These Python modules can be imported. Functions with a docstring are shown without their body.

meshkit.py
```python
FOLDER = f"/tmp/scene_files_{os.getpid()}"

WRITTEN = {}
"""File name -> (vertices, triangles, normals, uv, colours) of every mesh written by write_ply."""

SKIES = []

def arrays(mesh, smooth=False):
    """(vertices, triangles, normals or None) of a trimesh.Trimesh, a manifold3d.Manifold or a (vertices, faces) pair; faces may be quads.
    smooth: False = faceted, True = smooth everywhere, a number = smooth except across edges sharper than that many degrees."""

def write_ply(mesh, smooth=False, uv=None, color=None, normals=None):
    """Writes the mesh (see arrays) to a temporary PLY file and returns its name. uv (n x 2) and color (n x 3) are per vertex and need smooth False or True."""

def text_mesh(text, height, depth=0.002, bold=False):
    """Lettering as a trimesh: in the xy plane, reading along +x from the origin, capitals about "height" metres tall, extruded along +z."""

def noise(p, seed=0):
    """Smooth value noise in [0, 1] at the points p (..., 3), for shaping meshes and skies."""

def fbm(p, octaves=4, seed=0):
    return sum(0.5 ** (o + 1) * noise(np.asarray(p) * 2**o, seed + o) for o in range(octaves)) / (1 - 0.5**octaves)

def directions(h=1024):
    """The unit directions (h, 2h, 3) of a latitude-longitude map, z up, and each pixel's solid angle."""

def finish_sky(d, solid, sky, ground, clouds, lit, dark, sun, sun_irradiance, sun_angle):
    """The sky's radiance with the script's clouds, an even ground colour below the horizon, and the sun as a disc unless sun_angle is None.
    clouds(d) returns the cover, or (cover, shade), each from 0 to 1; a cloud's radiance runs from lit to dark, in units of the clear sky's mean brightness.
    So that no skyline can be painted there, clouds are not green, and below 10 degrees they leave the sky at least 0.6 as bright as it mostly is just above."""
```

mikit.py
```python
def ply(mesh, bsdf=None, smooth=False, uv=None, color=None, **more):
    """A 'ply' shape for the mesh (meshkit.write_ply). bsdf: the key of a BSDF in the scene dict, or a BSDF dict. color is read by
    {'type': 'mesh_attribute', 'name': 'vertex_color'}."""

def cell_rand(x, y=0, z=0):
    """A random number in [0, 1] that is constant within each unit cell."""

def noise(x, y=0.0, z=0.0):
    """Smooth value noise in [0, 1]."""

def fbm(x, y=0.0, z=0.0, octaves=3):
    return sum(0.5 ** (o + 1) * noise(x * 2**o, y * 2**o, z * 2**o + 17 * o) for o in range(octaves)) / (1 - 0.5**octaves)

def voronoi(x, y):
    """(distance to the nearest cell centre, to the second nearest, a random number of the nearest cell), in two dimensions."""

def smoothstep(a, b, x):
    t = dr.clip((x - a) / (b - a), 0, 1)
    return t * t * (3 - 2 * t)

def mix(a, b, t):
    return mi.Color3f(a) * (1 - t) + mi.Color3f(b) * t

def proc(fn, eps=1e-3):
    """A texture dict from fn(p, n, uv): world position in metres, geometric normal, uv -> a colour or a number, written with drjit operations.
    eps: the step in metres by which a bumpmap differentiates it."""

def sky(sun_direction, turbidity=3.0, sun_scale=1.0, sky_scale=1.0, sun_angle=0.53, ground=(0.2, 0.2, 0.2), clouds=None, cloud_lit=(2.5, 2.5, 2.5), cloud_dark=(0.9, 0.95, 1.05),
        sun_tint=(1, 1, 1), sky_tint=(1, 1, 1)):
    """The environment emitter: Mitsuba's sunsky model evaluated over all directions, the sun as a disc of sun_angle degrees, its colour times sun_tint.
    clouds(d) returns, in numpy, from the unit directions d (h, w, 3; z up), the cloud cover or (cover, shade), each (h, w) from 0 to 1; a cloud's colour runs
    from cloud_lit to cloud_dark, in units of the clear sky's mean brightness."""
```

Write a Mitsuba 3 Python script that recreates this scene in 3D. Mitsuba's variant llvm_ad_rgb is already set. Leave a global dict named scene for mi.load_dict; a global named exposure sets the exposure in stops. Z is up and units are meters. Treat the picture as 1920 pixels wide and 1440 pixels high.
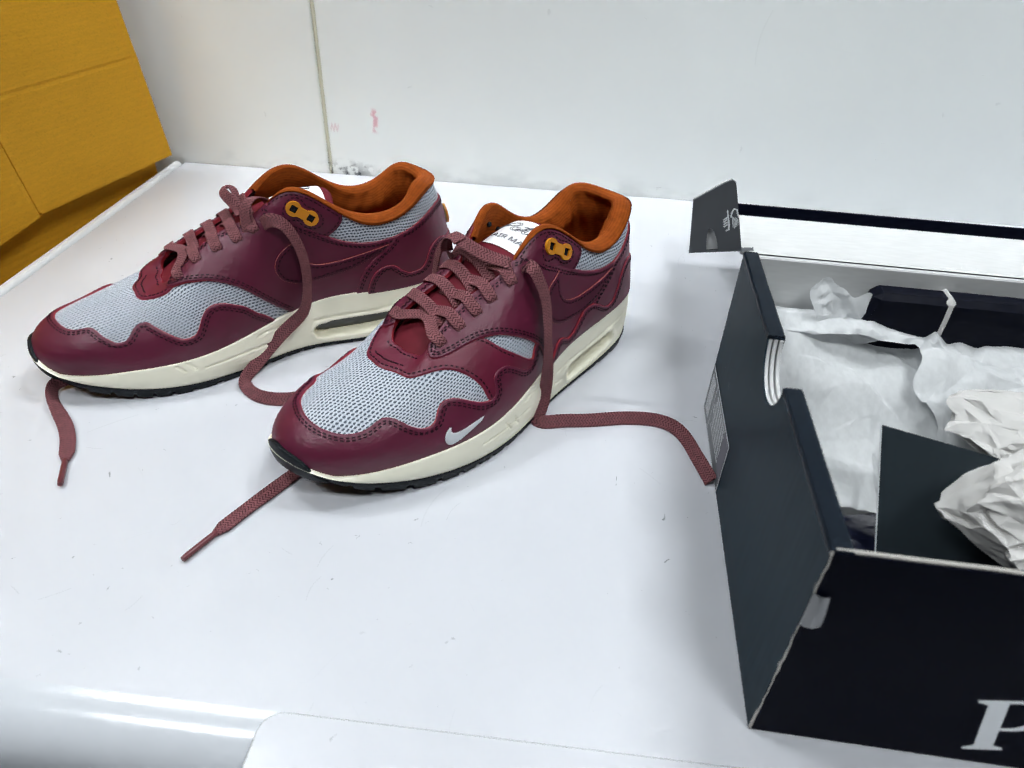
import math, random
import numpy as np
import trimesh
import shapely
from shapely.geometry import Polygon, LineString
from shapely.ops import unary_union
from scipy.interpolate import CubicSpline, LinearNDInterpolator, PchipInterpolator
from scipy.ndimage import gaussian_filter1d
from scipy.spatial import Delaunay
import drjit as dr
import mitsuba as mi
import mikit
import meshkit
from mikit import proc, noise, fbm, cell_rand, smoothstep, mix

T = mi.ScalarTransform4f
scene, labels = {}, {}
rng = np.random.default_rng(7)

# ------------------------------------------------------------------ camera, lamps, exposure
EYE = np.array([0, 0, 0.32045])
FWD, UP = np.array([-0.058158, 0.797923, -0.599947]), np.array([-0.091985, 0.594125, 0.799096])
scene['camera'] = {'type': 'thinlens', 'fov': 71.75, 'fov_axis': 'x', 'aperture_radius': 0.0013, 'focus_distance': 0.50,
                   'near_clip': 0.01, 'far_clip': 50.0, 'to_world': T().look_at(origin=EYE.tolist(), target=(EYE + FWD).tolist(), up=UP.tolist())}
exposure = 0.0
LAMP = 128.0            # radiance of the fluorescent tubes
LAMP_SPOTS = [(-0.95, 0.62), (0.62, 0.62), (-0.95, -0.60), (0.62, -0.60)]
LAMP_Z = 1.8
FLOOR_Z = -0.8


def rgb(*c):
    return {'type': 'rgb', 'value': list(c)}


def lin(r, g, b):
    return [((x / 255 + 0.055) / 1.055) ** 2.4 if x > 10 else x / 255 / 12.92 for x in (r, g, b)]


# ------------------------------------------------------------------ helpers
def numbered(name):
    k, n = name, 0
    while k in scene or k in labels or any(x.startswith(k + '__') for x in scene):
        n += 1
        k = f'{name}_{n:03d}'
    return k


def add(key, mesh, mat, smooth=False, uv=None, kind=None, label=None, **more):
    key = numbered(key)
    scene[key] = mikit.ply(mesh, mat, smooth=smooth, uv=uv, **more)
    if kind or label:
        labels[key] = {}
        if label:
            labels[key]['label'] = label
        if kind:
            labels[key]['kind'] = kind
    return key


def tag(key, label, cat=None, kind=None, group=None):
    labels[key] = {'label': label}
    if cat:
        labels[key]['category'] = cat
    if kind:
        labels[key]['kind'] = kind
    if group:
        labels[key]['group'] = group


def cat(*ms):
    return trimesh.util.concatenate([m for m in ms if m is not None])


def grid_faces(n, m, wrap_m=False):
    i, j = np.meshgrid(np.arange(n - 1), np.arange(m if wrap_m else m - 1), indexing='ij')
    i, j = i.ravel(), j.ravel()
    j2 = (j + 1) % m
    a, b, c, d = i * m + j, i * m + j2, (i + 1) * m + j2, (i + 1) * m + j
    return np.vstack([np.c_[a, b, c], np.c_[a, c, d]])


def sheet(P, wrap=False):
    n, m = P.shape[:2]
    return trimesh.Trimesh(P.reshape(-1, 3), grid_faces(n, m, wrap), process=False)


def box(lo, hi, bevel=0.0):
    lo, hi = np.array(lo, float), np.array(hi, float)
    if bevel <= 0:
        m = trimesh.creation.box(hi - lo)
        m.apply_translation((lo + hi) / 2)
        return m
    pts = []
    for sx in (0, 1):
        for sy in (0, 1):
            for sz in (0, 1):
                c = np.where([sx, sy, sz], hi, lo)
                s = np.where([sx, sy, sz], -1, 1) * bevel
                for k in range(3):
                    q = c + s
                    q[k] = c[k]
                    pts.append(q)
    return trimesh.convex.convex_hull(np.array(pts))


def prism(poly, depth):
    return trimesh.util.concatenate([trimesh.creation.extrude_polygon(g, depth, engine='earcut') for g in getattr(poly, 'geoms', [poly])])


def xf(mesh, o, ex, ey, ez):
    M = np.eye(4)
    M[:3, 0], M[:3, 1], M[:3, 2], M[:3, 3] = ex, ey, ez, o
    m = mesh.copy()
    m.apply_transform(M)
    return m


def tube(pts, r, n=8):
    pts = np.asarray(pts, float)
    r = np.broadcast_to(r, len(pts))
    t = np.gradient(pts, axis=0)
    t /= np.linalg.norm(t, axis=1)[:, None]
    ref = np.array([0.31, 0.22, 0.93])
    a = np.cross(t, ref)
    a /= np.linalg.norm(a, axis=1)[:, None]
    b = np.cross(t, a)
    th = np.linspace(0, 2 * np.pi, n, endpoint=False)
    V = pts[:, None] + r[:, None, None] * (a[:, None] * np.cos(th)[None, :, None] + b[:, None] * np.sin(th)[None, :, None])
    m = sheet(V, True)
    V0 = len(m.vertices)
    f = [m.faces, np.array([[V0, (k + 1) % n, k] for k in range(n)]), np.array([[V0 + 1, (len(pts) - 1) * n + k, (len(pts) - 1) * n + (k + 1) % n] for k in range(n)])]
    return trimesh.Trimesh(np.vstack([m.vertices, pts[:1], pts[-1:]]), np.vstack(f), process=False)


def resample(p, step=None, n=None):
    p = np.asarray(p, float)
    s = np.r_[0, np.cumsum(np.linalg.norm(np.diff(p, axis=0), axis=1))]
    n = n or max(2, int(s[-1] / step) + 1)
    q = np.linspace(0, s[-1], n)
    return np.stack([np.interp(q, s, p[:, k]) for k in range(p.shape[1])], 1)


def spline(p, n, w=None):
    """A smooth open curve through the points."""
    p = np.asarray(p, float)
    d = np.linalg.norm(np.diff(p[:, :3], axis=0), axis=1) ** 0.5
    t = np.r_[0, np.cumsum(np.maximum(d, 1e-6))]
    return CubicSpline(t, p, bc_type='natural')(np.linspace(0, t[-1], n))


# ------------------------------------------------------------------ materials
def mat(name, d):
    scene[name] = {'type': 'twosided', 'bsdf': d} if d['type'] not in ('dielectric', 'thindielectric', 'principledthin') else d
    return name


def bump(d, fn, scale, eps=2e-4):
    return {'type': 'bumpmap', 'nested_texture': proc(fn, eps=eps), 'scale': scale, 'nested_bsdf': d}


def pr(color, rough, spec=0.5, **k):
    return {'type': 'principled', 'base_color': color if isinstance(color, dict) else rgb(*color), 'roughness': rough, 'specular': spec, **k}


def grain(f):
    return lambda p, n, uv: fbm(p.x * f, p.y * f, p.z * f, octaves=2)


def leather(base, f=900):
    def col(p, n, uv):
        k = fbm(p.x * 60, p.y * 60, p.z * 60, octaves=3)
        m = fbm(p.x * 700, p.y * 700, p.z * 700, octaves=2)
        return mi.Color3f(base) * (0.82 + 0.3 * k + 0.12 * (m - 0.5))
    return col


def hide(p, n, uv):
    return 0.5 * fbm(p.x * 1300, p.y * 1300, p.z * 1300, octaves=2) + 1.1 * fbm(p.x * 330, p.y * 330, p.z * 330, octaves=2) + 1.1 * noise(p.x * 90, p.y * 90, p.z * 90)


mat('leather', bump(pr(proc(leather([0.092, 0.0080, 0.0275])), 0.42, 0.42), hide, 0.00035))
mat('leather_red', bump(pr(proc(leather([0.112, 0.0075, 0.0260])), 0.44, 0.36), hide, 0.00035))
mat('leather_edge', pr([0.30, 0.024, 0.036], 0.65, 0.2))
mat('stitch', pr([0.014, 0.0012, 0.0055], 0.7, 0.1))
mat('suede_swoosh', bump(pr(proc(leather([0.062, 0.0050, 0.0200])), 0.52, 0.28), grain(1300), 0.0002))
mat('swoosh_edge', pr([0.36, 0.075, 0.055], 0.4, 0.5))


def weave_val(uv):
    u, v = uv.x / 0.0028 + 0.5 * noise(uv.x * 160, uv.y * 160), uv.y / 0.0022 + 0.5 * noise(uv.x * 140, uv.y * 140, 5.0)
    row = dr.floor(v)
    u2 = u + 0.5 * (row - 2 * dr.floor(row / 2))
    fu, fv = u2 - dr.floor(u2) - 0.5, v - row - 0.5
    hole = smoothstep(0.34, 0.14, dr.sqrt(dr.square(fu * 0.62) + dr.square(fv * 0.85 + 0.18 * fu)))
    thread = 0.5 + 0.5 * dr.cos(6.2832 * (fu + fv * 0.9))
    return hole, thread, cell_rand(dr.floor(u2), row, 3)


def weave_col(p, n, uv):
    h, t, r = weave_val(uv)
    light = mix([0.46, 0.50, 0.56], [0.66, 0.70, 0.76], t * 0.7 + 0.3 * r)
    return light * (1 - h) + mi.Color3f(0.055, 0.075, 0.11) * h


mat('mesh_fabric', bump(pr(proc(weave_col), 0.75, 0.25, sheen=0.3), lambda p, n, uv: weave_val(uv)[1] * 0.5 - weave_val(uv)[0], 0.00035, eps=1.5e-4))


def cream_col(p, n, uv):
    k = fbm(p.x * 40, p.y * 40, p.z * 40, octaves=3)
    return mi.Color3f(0.89, 0.86, 0.70) * (0.92 + 0.12 * k)


mat('cream_foam', bump(pr(proc(cream_col), 0.55, 0.35), grain(900), 0.00025))
mat('cream_inner', pr([0.60, 0.56, 0.38], 0.4, 0.4))
mat('window_glass', pr([0.026, 0.027, 0.018], 0.08, 0.6, clearcoat=0.6, clearcoat_gloss=0.95))
mat('black_rubber', bump(pr([0.0045, 0.0065, 0.0085], 0.45, 0.14), grain(500), 0.0002))


def rust_col(p, n, uv):
    rib = 0.5 + 0.5 * dr.sin(uv.x * 6.2832 / 0.0024 + 1.5 * fbm(p.x * 80, p.y * 80, p.z * 80))
    k = fbm(p.x * 420, p.y * 420, p.z * 420, octaves=3)
    return mi.Color3f(0.265, 0.054, 0.0052) * (0.55 + 0.22 * rib + 0.62 * k)


mat('rust_lining', bump(pr(proc(rust_col), 0.85, 0.15, sheen=0.6, sheen_tint=0.6), lambda p, n, uv: 0.5 + 0.5 * dr.sin(uv.x * 6.2832 / 0.0024) + 0.6 * fbm(p.x * 900, p.y * 900, p.z * 900, octaves=2), 0.00022))
mat('orange_plastic', pr([0.62, 0.225, 0.008], 0.35, 0.5))
mat('label_white', bump(pr([0.78, 0.79, 0.80], 0.6, 0.3), grain(1500), 0.0001))
mat('ink', pr([0.10, 0.10, 0.12], 0.6, 0.3))
mat('tongue_red', bump(pr(proc(leather([0.115, 0.005, 0.014])), 0.7, 0.25), grain(1400), 0.0002))
mat('white_thread', bump(pr([0.66, 0.68, 0.71], 0.55, 0.4), lambda p, n, uv: 0.5 + 0.5 * dr.sin(uv.x * 9000 + uv.y * 2500), 0.0002))


def lace_val(uv):
    """Flat braid: four columns of slanted stitches, the slant changing from column to column."""
    c = uv.y / 0.00205 + 40.0
    col = dr.floor(c)
    fc = c - col
    odd = col - 2 * dr.floor(col / 2)
    a = uv.x / 0.00215 + dr.select(odd > 0.5, fc, 1 - fc) * 0.85 + 0.12 * noise(uv.x * 300, col)
    fa = a - dr.floor(a)
    ridge = dr.sin(3.1416 * fa)
    return ridge * (0.62 + 0.38 * dr.sin(3.1416 * fc)), cell_rand(dr.floor(a), col, 3)


def lace_col(p, n, uv):
    t, r = lace_val(uv)
    return mix([0.045, 0.011, 0.014], [0.225, 0.084, 0.094], smoothstep(0.12, 0.75, t)) * (0.82 + 0.36 * r)


mat('lace_weave', bump(pr(proc(lace_col), 0.8, 0.2, sheen=0.3), lambda p, n, uv: lace_val(uv)[0], 0.0005))
mat('lace_tip', pr([0.12, 0.028, 0.034], 0.25, 0.4))


def speck(p, f, thr, seed, zig=0.0):
    """Small irregular specks: 1 inside."""
    u, v = p.x * f + zig * noise(p.x * f * 3, p.y * f * 3, seed), p.y * f + zig * noise(p.x * f * 3, p.y * f * 3, seed + 9)
    cu, cv = dr.floor(u), dr.floor(v)
    on = cell_rand(cu, cv, seed)
    ox, oy = 0.3 + 0.4 * cell_rand(cu, cv, seed + 1), 0.3 + 0.4 * cell_rand(cu, cv, seed + 2)
    ang = 6.28 * cell_rand(cu, cv, seed + 3)
    dx, dy = u - cu - ox, v - cv - oy
    ex, ey = dx * dr.cos(ang) + dy * dr.sin(ang), -dx * dr.sin(ang) + dy * dr.cos(ang)
    rad = 0.05 + 0.10 * cell_rand(cu, cv, seed + 4)
    d = dr.sqrt(dr.square(ex) + dr.square(ey * (1 + 5 * cell_rand(cu, cv, seed + 5))))
    return dr.select(on < thr, smoothstep(rad, rad * 0.5, d), 0.0)


def scratch(p, f, thr, seed):
    u, v = p.x * f, p.y * f
    cu, cv = dr.floor(u), dr.floor(v)
    on = cell_rand(cu, cv, seed)
    ang = 3.14 * cell_rand(cu, cv, seed + 3)
    dx, dy = u - cu - 0.5, v - cv - 0.5
    ex, ey = dx * dr.cos(ang) + dy * dr.sin(ang), -dx * dr.sin(ang) + dy * dr.cos(ang)
    ey = ey + 0.5 * (cell_rand(cu, cv, seed + 6) - 0.5) * dr.square(ex) * 4
    L = 0.12 + 0.3 * cell_rand(cu, cv, seed + 4)
    return dr.select((on < thr) & (dr.abs(ex) < L), smoothstep(0.016, 0.004, dr.abs(ey)), 0.0)


def table_col(p, n, uv):
    c = mi.Color3f(0.612, 0.622, 0.665) * (0.97 + 0.05 * fbm(p.x * 9, p.y * 9, p.z * 9))
    dirt = 0.85 * speck(p, 70, 0.05, 3, 0.5) + 0.6 * speck(p, 160, 0.05, 31, 0.5) + 0.20 * scratch(p, 46, 0.10, 50) + 0.10 * scratch(p, 22, 0.08, 70)
    dirt = 0.85 * dirt * smoothstep(0.32, 0.62, fbm(p.x * 14, p.y * 14, 4.0))
    return mix(c, [0.16, 0.18, 0.20], dr.clip(dirt, 0, 1))


def table_bump(p, n, uv):
    return fbm(p.x * 420, p.y * 420, p.z * 420, octaves=2) + 3.0 * noise(p.x * 40, p.y * 40, p.z * 40)


mat('white_enamel', bump(pr(proc(table_col), proc(lambda p, n, uv: 0.20 + 0.14 * fbm(p.x * 22, p.y * 22, 1.0, octaves=4)), 0.24), table_bump, 0.00010))
mat('white_gloss', bump(pr([0.61, 0.63, 0.67], 0.16, 0.24), table_bump, 0.00006))
mat('seam_grey', pr([0.30, 0.31, 0.30], 0.6, 0.2))
mat('white_trim', pr([0.76, 0.78, 0.80], 0.35, 0.4))


def wall_col(p, n, uv):
    c = mix([0.86, 0.89, 0.88], [0.91, 0.94, 0.93], fbm(p.x * 3, p.z * 3, 2.0))
    c = mix(c, [0.87, 0.87, 0.82], 0.6 * smoothstep(-0.22, -0.42, p.x))
    grime = smoothstep(0.03, 0.0, p.z) * smoothstep(0.35, 0.75, fbm(p.x * 30, p.z * 60, 1.0, octaves=4)) * smoothstep(0.4, 0.65, fbm(p.x * 8, 7.0, 3.0))
    spots = smoothstep(0.018, 0.006, p.z) * smoothstep(0.60, 0.68, fbm(p.x * 140, p.z * 160, 5.0, octaves=3)) * smoothstep(0.45, 0.6, fbm(p.x * 16, 3.0, 9.0))
    joint = smoothstep(0.045, 0.0, dr.abs(p.x + 0.27)) * smoothstep(0.022, 0.004, p.z) * smoothstep(0.45, 0.6, fbm(p.x * 150, p.z * 150, 2.0, octaves=3))
    q = mi.Point3f(p.x, p.z, 0)
    sp = 0.22 * speck(q, 40, 0.05, 13, 0.2) + 0.10 * scratch(q, 14, 0.10, 23)
    def near(x0, w):
        return dr.exp(-dr.square((p.x - x0) / w))
    where = 0.6 * near(-0.258, 0.022) + 0.8 * near(0.0, 0.012) + 0.9 * near(0.352, 0.016) + 0.8 * near(0.41, 0.02) + near(0.47, 0.006) + 0.5 * near(0.10, 0.01)
    c = mix(c, [0.07, 0.08, 0.09], dr.clip(0.22 * grime + 0.95 * spots * dr.minimum(where, 1) + 0.65 * joint + 0.5 * sp, 0, 1))
    # two smeared marks of pink marker
    dx, dz = p.x + 0.2335, p.z - 0.066
    wob = 0.004 * (noise(p.z * 260, 3.0) - 0.5)
    m1 = smoothstep(0.0042, 0.001, dr.abs(dx + 0.08 * dz + wob)) * smoothstep(0.016, 0.009, dr.abs(dz)) * smoothstep(0.25, 0.55, fbm(p.x * 420, p.z * 140, 1.0))
    ex, ez = p.x + 0.282, p.z - 0.0555
    m2 = smoothstep(0.006, 0.004, dr.abs(ex)) * smoothstep(0.004, 0.001, dr.abs(ez - 0.003 * dr.sin(ex * 1600)))
    c = mix(c, [0.68, 0.13, 0.24], dr.clip(0.55 * m1 + 0.3 * m2, 0, 1))
    return c


mat('wall_paint', bump(pr(proc(wall_col), 0.42, 0.35), lambda p, n, uv: noise(p.x * 18, p.z * 18) + 0.15 * fbm(p.x * 300, p.z * 300), 0.0006))


def strip_col(p, n, uv):
    k = smoothstep(0.45, 0.7, fbm(p.x * 90, p.z * 25, 3.0, octaves=3))
    low = smoothstep(0.035, 0.002, p.z)
    return mix(mix([0.66, 0.64, 0.50], [0.44, 0.42, 0.32], k), [0.05, 0.05, 0.045], 0.8 * low * smoothstep(0.3, 0.6, fbm(p.x * 200, p.z * 80, 1.0)))


mat('joint_filler', pr(proc(strip_col), 0.6, 0.3))


def carton_col(p, n, uv):
    k = fbm(p.x * 300, p.y * 300, p.z * 700, octaves=3)
    m = fbm(p.x * 10, p.y * 10, p.z * 10, octaves=2)
    f = smoothstep(0.68, 0.74, noise(p.x * 900 + p.z * 300, p.y * 900, p.z * 350))
    flute = 0.5 + 0.5 * dr.sin(p.z * 6.2832 / 0.0065)
    return mi.Color3f(0.545, 0.265, 0.0150) * (0.80 + 0.22 * k + 0.22 * m - 0.07 * f + 0.035 * flute)


mat('carton_board', bump(pr(proc(carton_col), 0.8, 0.2), lambda p, n, uv: fbm(p.x * 600, p.y * 600, p.z * 600) + 0.8 * dr.sin(p.z * 6.2832 / 0.0065), 0.00018))
mat('carton_inside', pr([0.25, 0.12, 0.01], 0.85, 0.15))
mat('floor_paint', pr([0.16, 0.17, 0.18], 0.5, 0.3))


def black_card(p, n, uv):
    k = fbm(p.x * 30, p.y * 600, p.z * 30, octaves=2)
    w = 0.7 * speck(mi.Point3f(p.y, p.z, 0), 60, 0.06, 5, 0.4)
    return mix(mi.Color3f(0.0075, 0.0175, 0.0260) * (0.8 + 0.4 * k), [0.12, 0.13, 0.14], 0.5 * w)


mat('box_black', bump(pr(proc(black_card), 0.38, 0.03), lambda p, n, uv: fbm(p.x * 40, p.y * 500, p.z * 60), 0.0002))
mat('box_rim', bump(pr([0.0042, 0.0075, 0.0125], 0.4, 0.08), grain(300), 0.0001))
mat('box_front', bump(pr([0.0008, 0.0013, 0.0048], 0.5, 0.02), grain(300), 0.0001))


def white_card(p, n, uv):
    k = fbm(p.x * 120, p.y * 40, p.z * 500, octaves=3)
    return mi.Color3f(0.54, 0.545, 0.545) * (0.93 + 0.12 * k)


mat('card_white', pr(proc(white_card), 0.7, 0.25))
mat('card_raw', pr([0.45, 0.43, 0.40], 0.8, 0.2))
mat('silver_ink', pr([0.80, 0.82, 0.84], 0.35, 0.5))
mat('grey_ink', pr([0.42, 0.43, 0.45], 0.45, 0.4))
mat('flap_grey', bump(pr([0.095, 0.102, 0.112], 0.38, 0.4), grain(300), 0.0001))
mat('sticker_grey', pr([0.085, 0.092, 0.10], 0.35, 0.45))
mat('clear_tape', pr([0.10, 0.105, 0.11], 0.10, 1.0, clearcoat=1.0, clearcoat_gloss=0.95))
mat('board_grey', bump(pr([0.0155, 0.022, 0.027], 0.42, 0.15), grain(400), 0.0001))
mat('dark_film', bump(pr([0.003, 0.004, 0.012], 0.3, 0.12), lambda p, n, uv: fbm(p.x * 60, p.y * 160, p.z * 60), 0.001))
mat('navy_paper', bump(pr([0.0016, 0.0022, 0.0060], 0.45, 0.06), lambda p, n, uv: fbm(p.x * 60, p.y * 60, p.z * 200), 0.0012))
mat('blue_paper', pr([0.01, 0.05, 0.12], 0.6, 0.3))


def tissue_col(p, n, uv):
    k = fbm(p.x * 420, p.y * 200, p.z * 300, octaves=3)
    return mi.Color3f(0.70, 0.715, 0.725) * (0.94 + 0.08 * smoothstep(0.25, 0.75, k))


scene['tissue'] = bump({'type': 'principledthin', 'base_color': proc(tissue_col), 'roughness': 0.6, 'diff_trans': 0.5, 'spec_trans': 0.0, 'eta': 1.3}, lambda p, n, uv: fbm(p.x * 260, p.y * 260, p.z * 260, octaves=3), 0.00015)
mat('kraft_white', bump(pr([0.52, 0.51, 0.495], 0.65, 0.25), lambda p, n, uv: fbm(p.x * 90, p.y * 90, p.z * 90, octaves=4), 0.0010))

# ------------------------------------------------------------------ ceiling lamps (above, out of frame)
scene['lamp_housing'] = {'type': 'twosided', 'bsdf': pr([0.7, 0.7, 0.7], 0.4)}
for k, (lx, ly) in enumerate(LAMP_SPOTS):
    key = numbered('ceiling_lamp')
    add(key + '__housing', box([lx - 0.3, ly - 0.3, LAMP_Z + 0.03], [lx + 0.3, ly + 0.3, LAMP_Z + 0.09]), 'lamp_housing')
    for s in (-0.10, 0.10):
        m = box([lx - 0.28, ly + s - 0.016, LAMP_Z - 0.012], [lx + 0.28, ly + s + 0.016, LAMP_Z + 0.012], 0.008)
        tk = numbered(key + '__tube')
        scene[tk] = mikit.ply(m, 'lamp_housing', emitter={'type': 'area', 'radiance': rgb(LAMP * 0.945, LAMP, LAMP * 1.025)})
    tag(key, 'square two-tube ceiling lamp %s' % ('above the wall on the left', 'above the wall on the right', 'behind the viewer on the left', 'behind the viewer on the right')[k], 'lamp', group='ceiling lamps above the table')

# ------------------------------------------------------------------ the setting: floor, wall, table
WALL_Y, WALL_TOP = 0.8182, 0.60
add('floor', box([-3, -2.5, FLOOR_Z - 0.02], [3, 3, FLOOR_Z]), 'floor_paint', kind='structure', label='grey painted floor under the table')
SEAM_X = -0.2925
for a, b in ((-1.5, SEAM_X - 0.0032), (SEAM_X + 0.0032, 1.6)):
    pass
k = add('wall', box([-1.6, WALL_Y, FLOOR_Z], [SEAM_X - 0.0022, WALL_Y + 0.04, WALL_TOP], 0.0012), 'wall_paint')
labels[k] = {'label': 'low pale grey wall panelling behind the table with grime along its foot', 'kind': 'structure'}
add('wall__panel', box([SEAM_X + 0.0022, WALL_Y - 0.0004, FLOOR_Z], [1.8, WALL_Y + 0.04, WALL_TOP], 0.0012), 'wall_paint')
zz = np.linspace(FLOOR_Z, WALL_TOP, 260)
strip = []
for sx in (-1, 1):
    strip.append(np.c_[SEAM_X + sx * (0.0022 + 0.0004 * meshkit.noise(np.c_[zz * 90, zz * 0, zz * 0 + sx])), zz * 0 + WALL_Y + 0.002, zz])
mid = np.c_[zz * 0 + SEAM_X, WALL_Y - 0.0012 - 0.0005 * meshkit.noise(np.c_[zz * 60, zz * 0, zz * 0]), zz]
add('wall__joint_filler', sheet(np.stack([strip[0], mid, strip[1]], 0)), 'joint_filler', smooth=True, label='beige cracked filler strip in the wall joint')

# table: an enamelled sheet whose front edge rolls down, a trim along its left edge, and a cover plate at the front
X0, X1, YB = -0.4755, 1.5, 0.8172
YF, RF = 0.160, 0.028
ys = list(np.linspace(YB, YF, 30))
prof = [(y, 0.0) for y in ys] + [(YF - RF * math.sin(a), -RF + RF * math.cos(a)) for a in np.linspace(0.08, math.pi / 2, 16)] + [(YF - RF, -0.10), (YF - RF + 0.01, -0.11), (YF + 0.1, -0.11)]
prof = np.array(prof)
xs = np.linspace(X0, X1, 12)
P = np.stack([np.c_[np.full(len(prof), x), prof] for x in xs], 1)
TB = 'white_table'
add(TB + '__tabletop', sheet(P[:30]), 'white_enamel', smooth=30)
add(TB + '__front_edge', sheet(P[29:]), 'white_gloss', smooth=60, label='glossy rolled front edge of the white table')
add(TB + '__body', box([X0 + 0.01, YF + 0.05, FLOOR_Z], [X1 - 0.01, YB, -0.012]), 'white_trim')
# left edge trim: a rounded lip with a groove before it
th = np.linspace(-math.pi / 2, math.pi, 14)
lip = np.array([(X0 - 0.0075 + 0.0065 * math.cos(a), -0.0035 + 0.0065 * math.sin(a)) for a in th] + [(X0 - 0.014, -0.06)])
yy = np.linspace(YF - RF, YB - 0.006, 60)
P = np.stack([np.c_[lip[:, 0], np.full(len(lip), y), lip[:, 1]] for y in yy], 0)
add(TB + '__edge_trim', sheet(P), 'white_trim', smooth=40, label='rounded white plastic trim along the left table edge')
# cover plate, flush on the front of the table, rounded left corner
poly = shapely.box(-0.1175, 0.045, 1.4, 0.1585).buffer(-0.010).buffer(0.010)
pl = poly.difference(shapely.box(-1, -1, 3, 0.07))
m = prism(pl, 0.0016)
rim = np.array(poly.buffer(-0.0006).exterior.coords)
m.apply_translation([0, 0, 0.0002])
add(TB + '__cover_plate', m, 'white_enamel', label='flat white cover plate with a rounded corner at the front edge')
seam = pl.buffer(0.0009).difference(pl).intersection(shapely.box(-1, 0.08, 3, 1))
sm_ = prism(seam, 0.0006)
sm_.apply_translation([0, 0, 0.0001])
add(TB + '__cover_plate__seam', sm_, 'seam_grey')
tag(TB, 'glossy white enamelled tabletop with scratches and specks', 'table')

# ------------------------------------------------------------------ brown carton at the left
CO, CD, CN_ = np.array([-0.4769, 0.7914, 0.0]), np.array([-0.2148, -0.9766, 0]), np.array([0.9766, -0.2148, 0])
CK = 'cardboard_carton'


def cpl(poly, off, thick):
    """A board in the carton's front plane: polygon in (along, z), its outer face at off."""
    m = prism(poly, thick)
    return xf(m, CO + CN_ * (off - thick), CD, np.array([0, 0, 1.0]), np.cross(CD, [0, 0, 1.0]) * 1.0)


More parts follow.
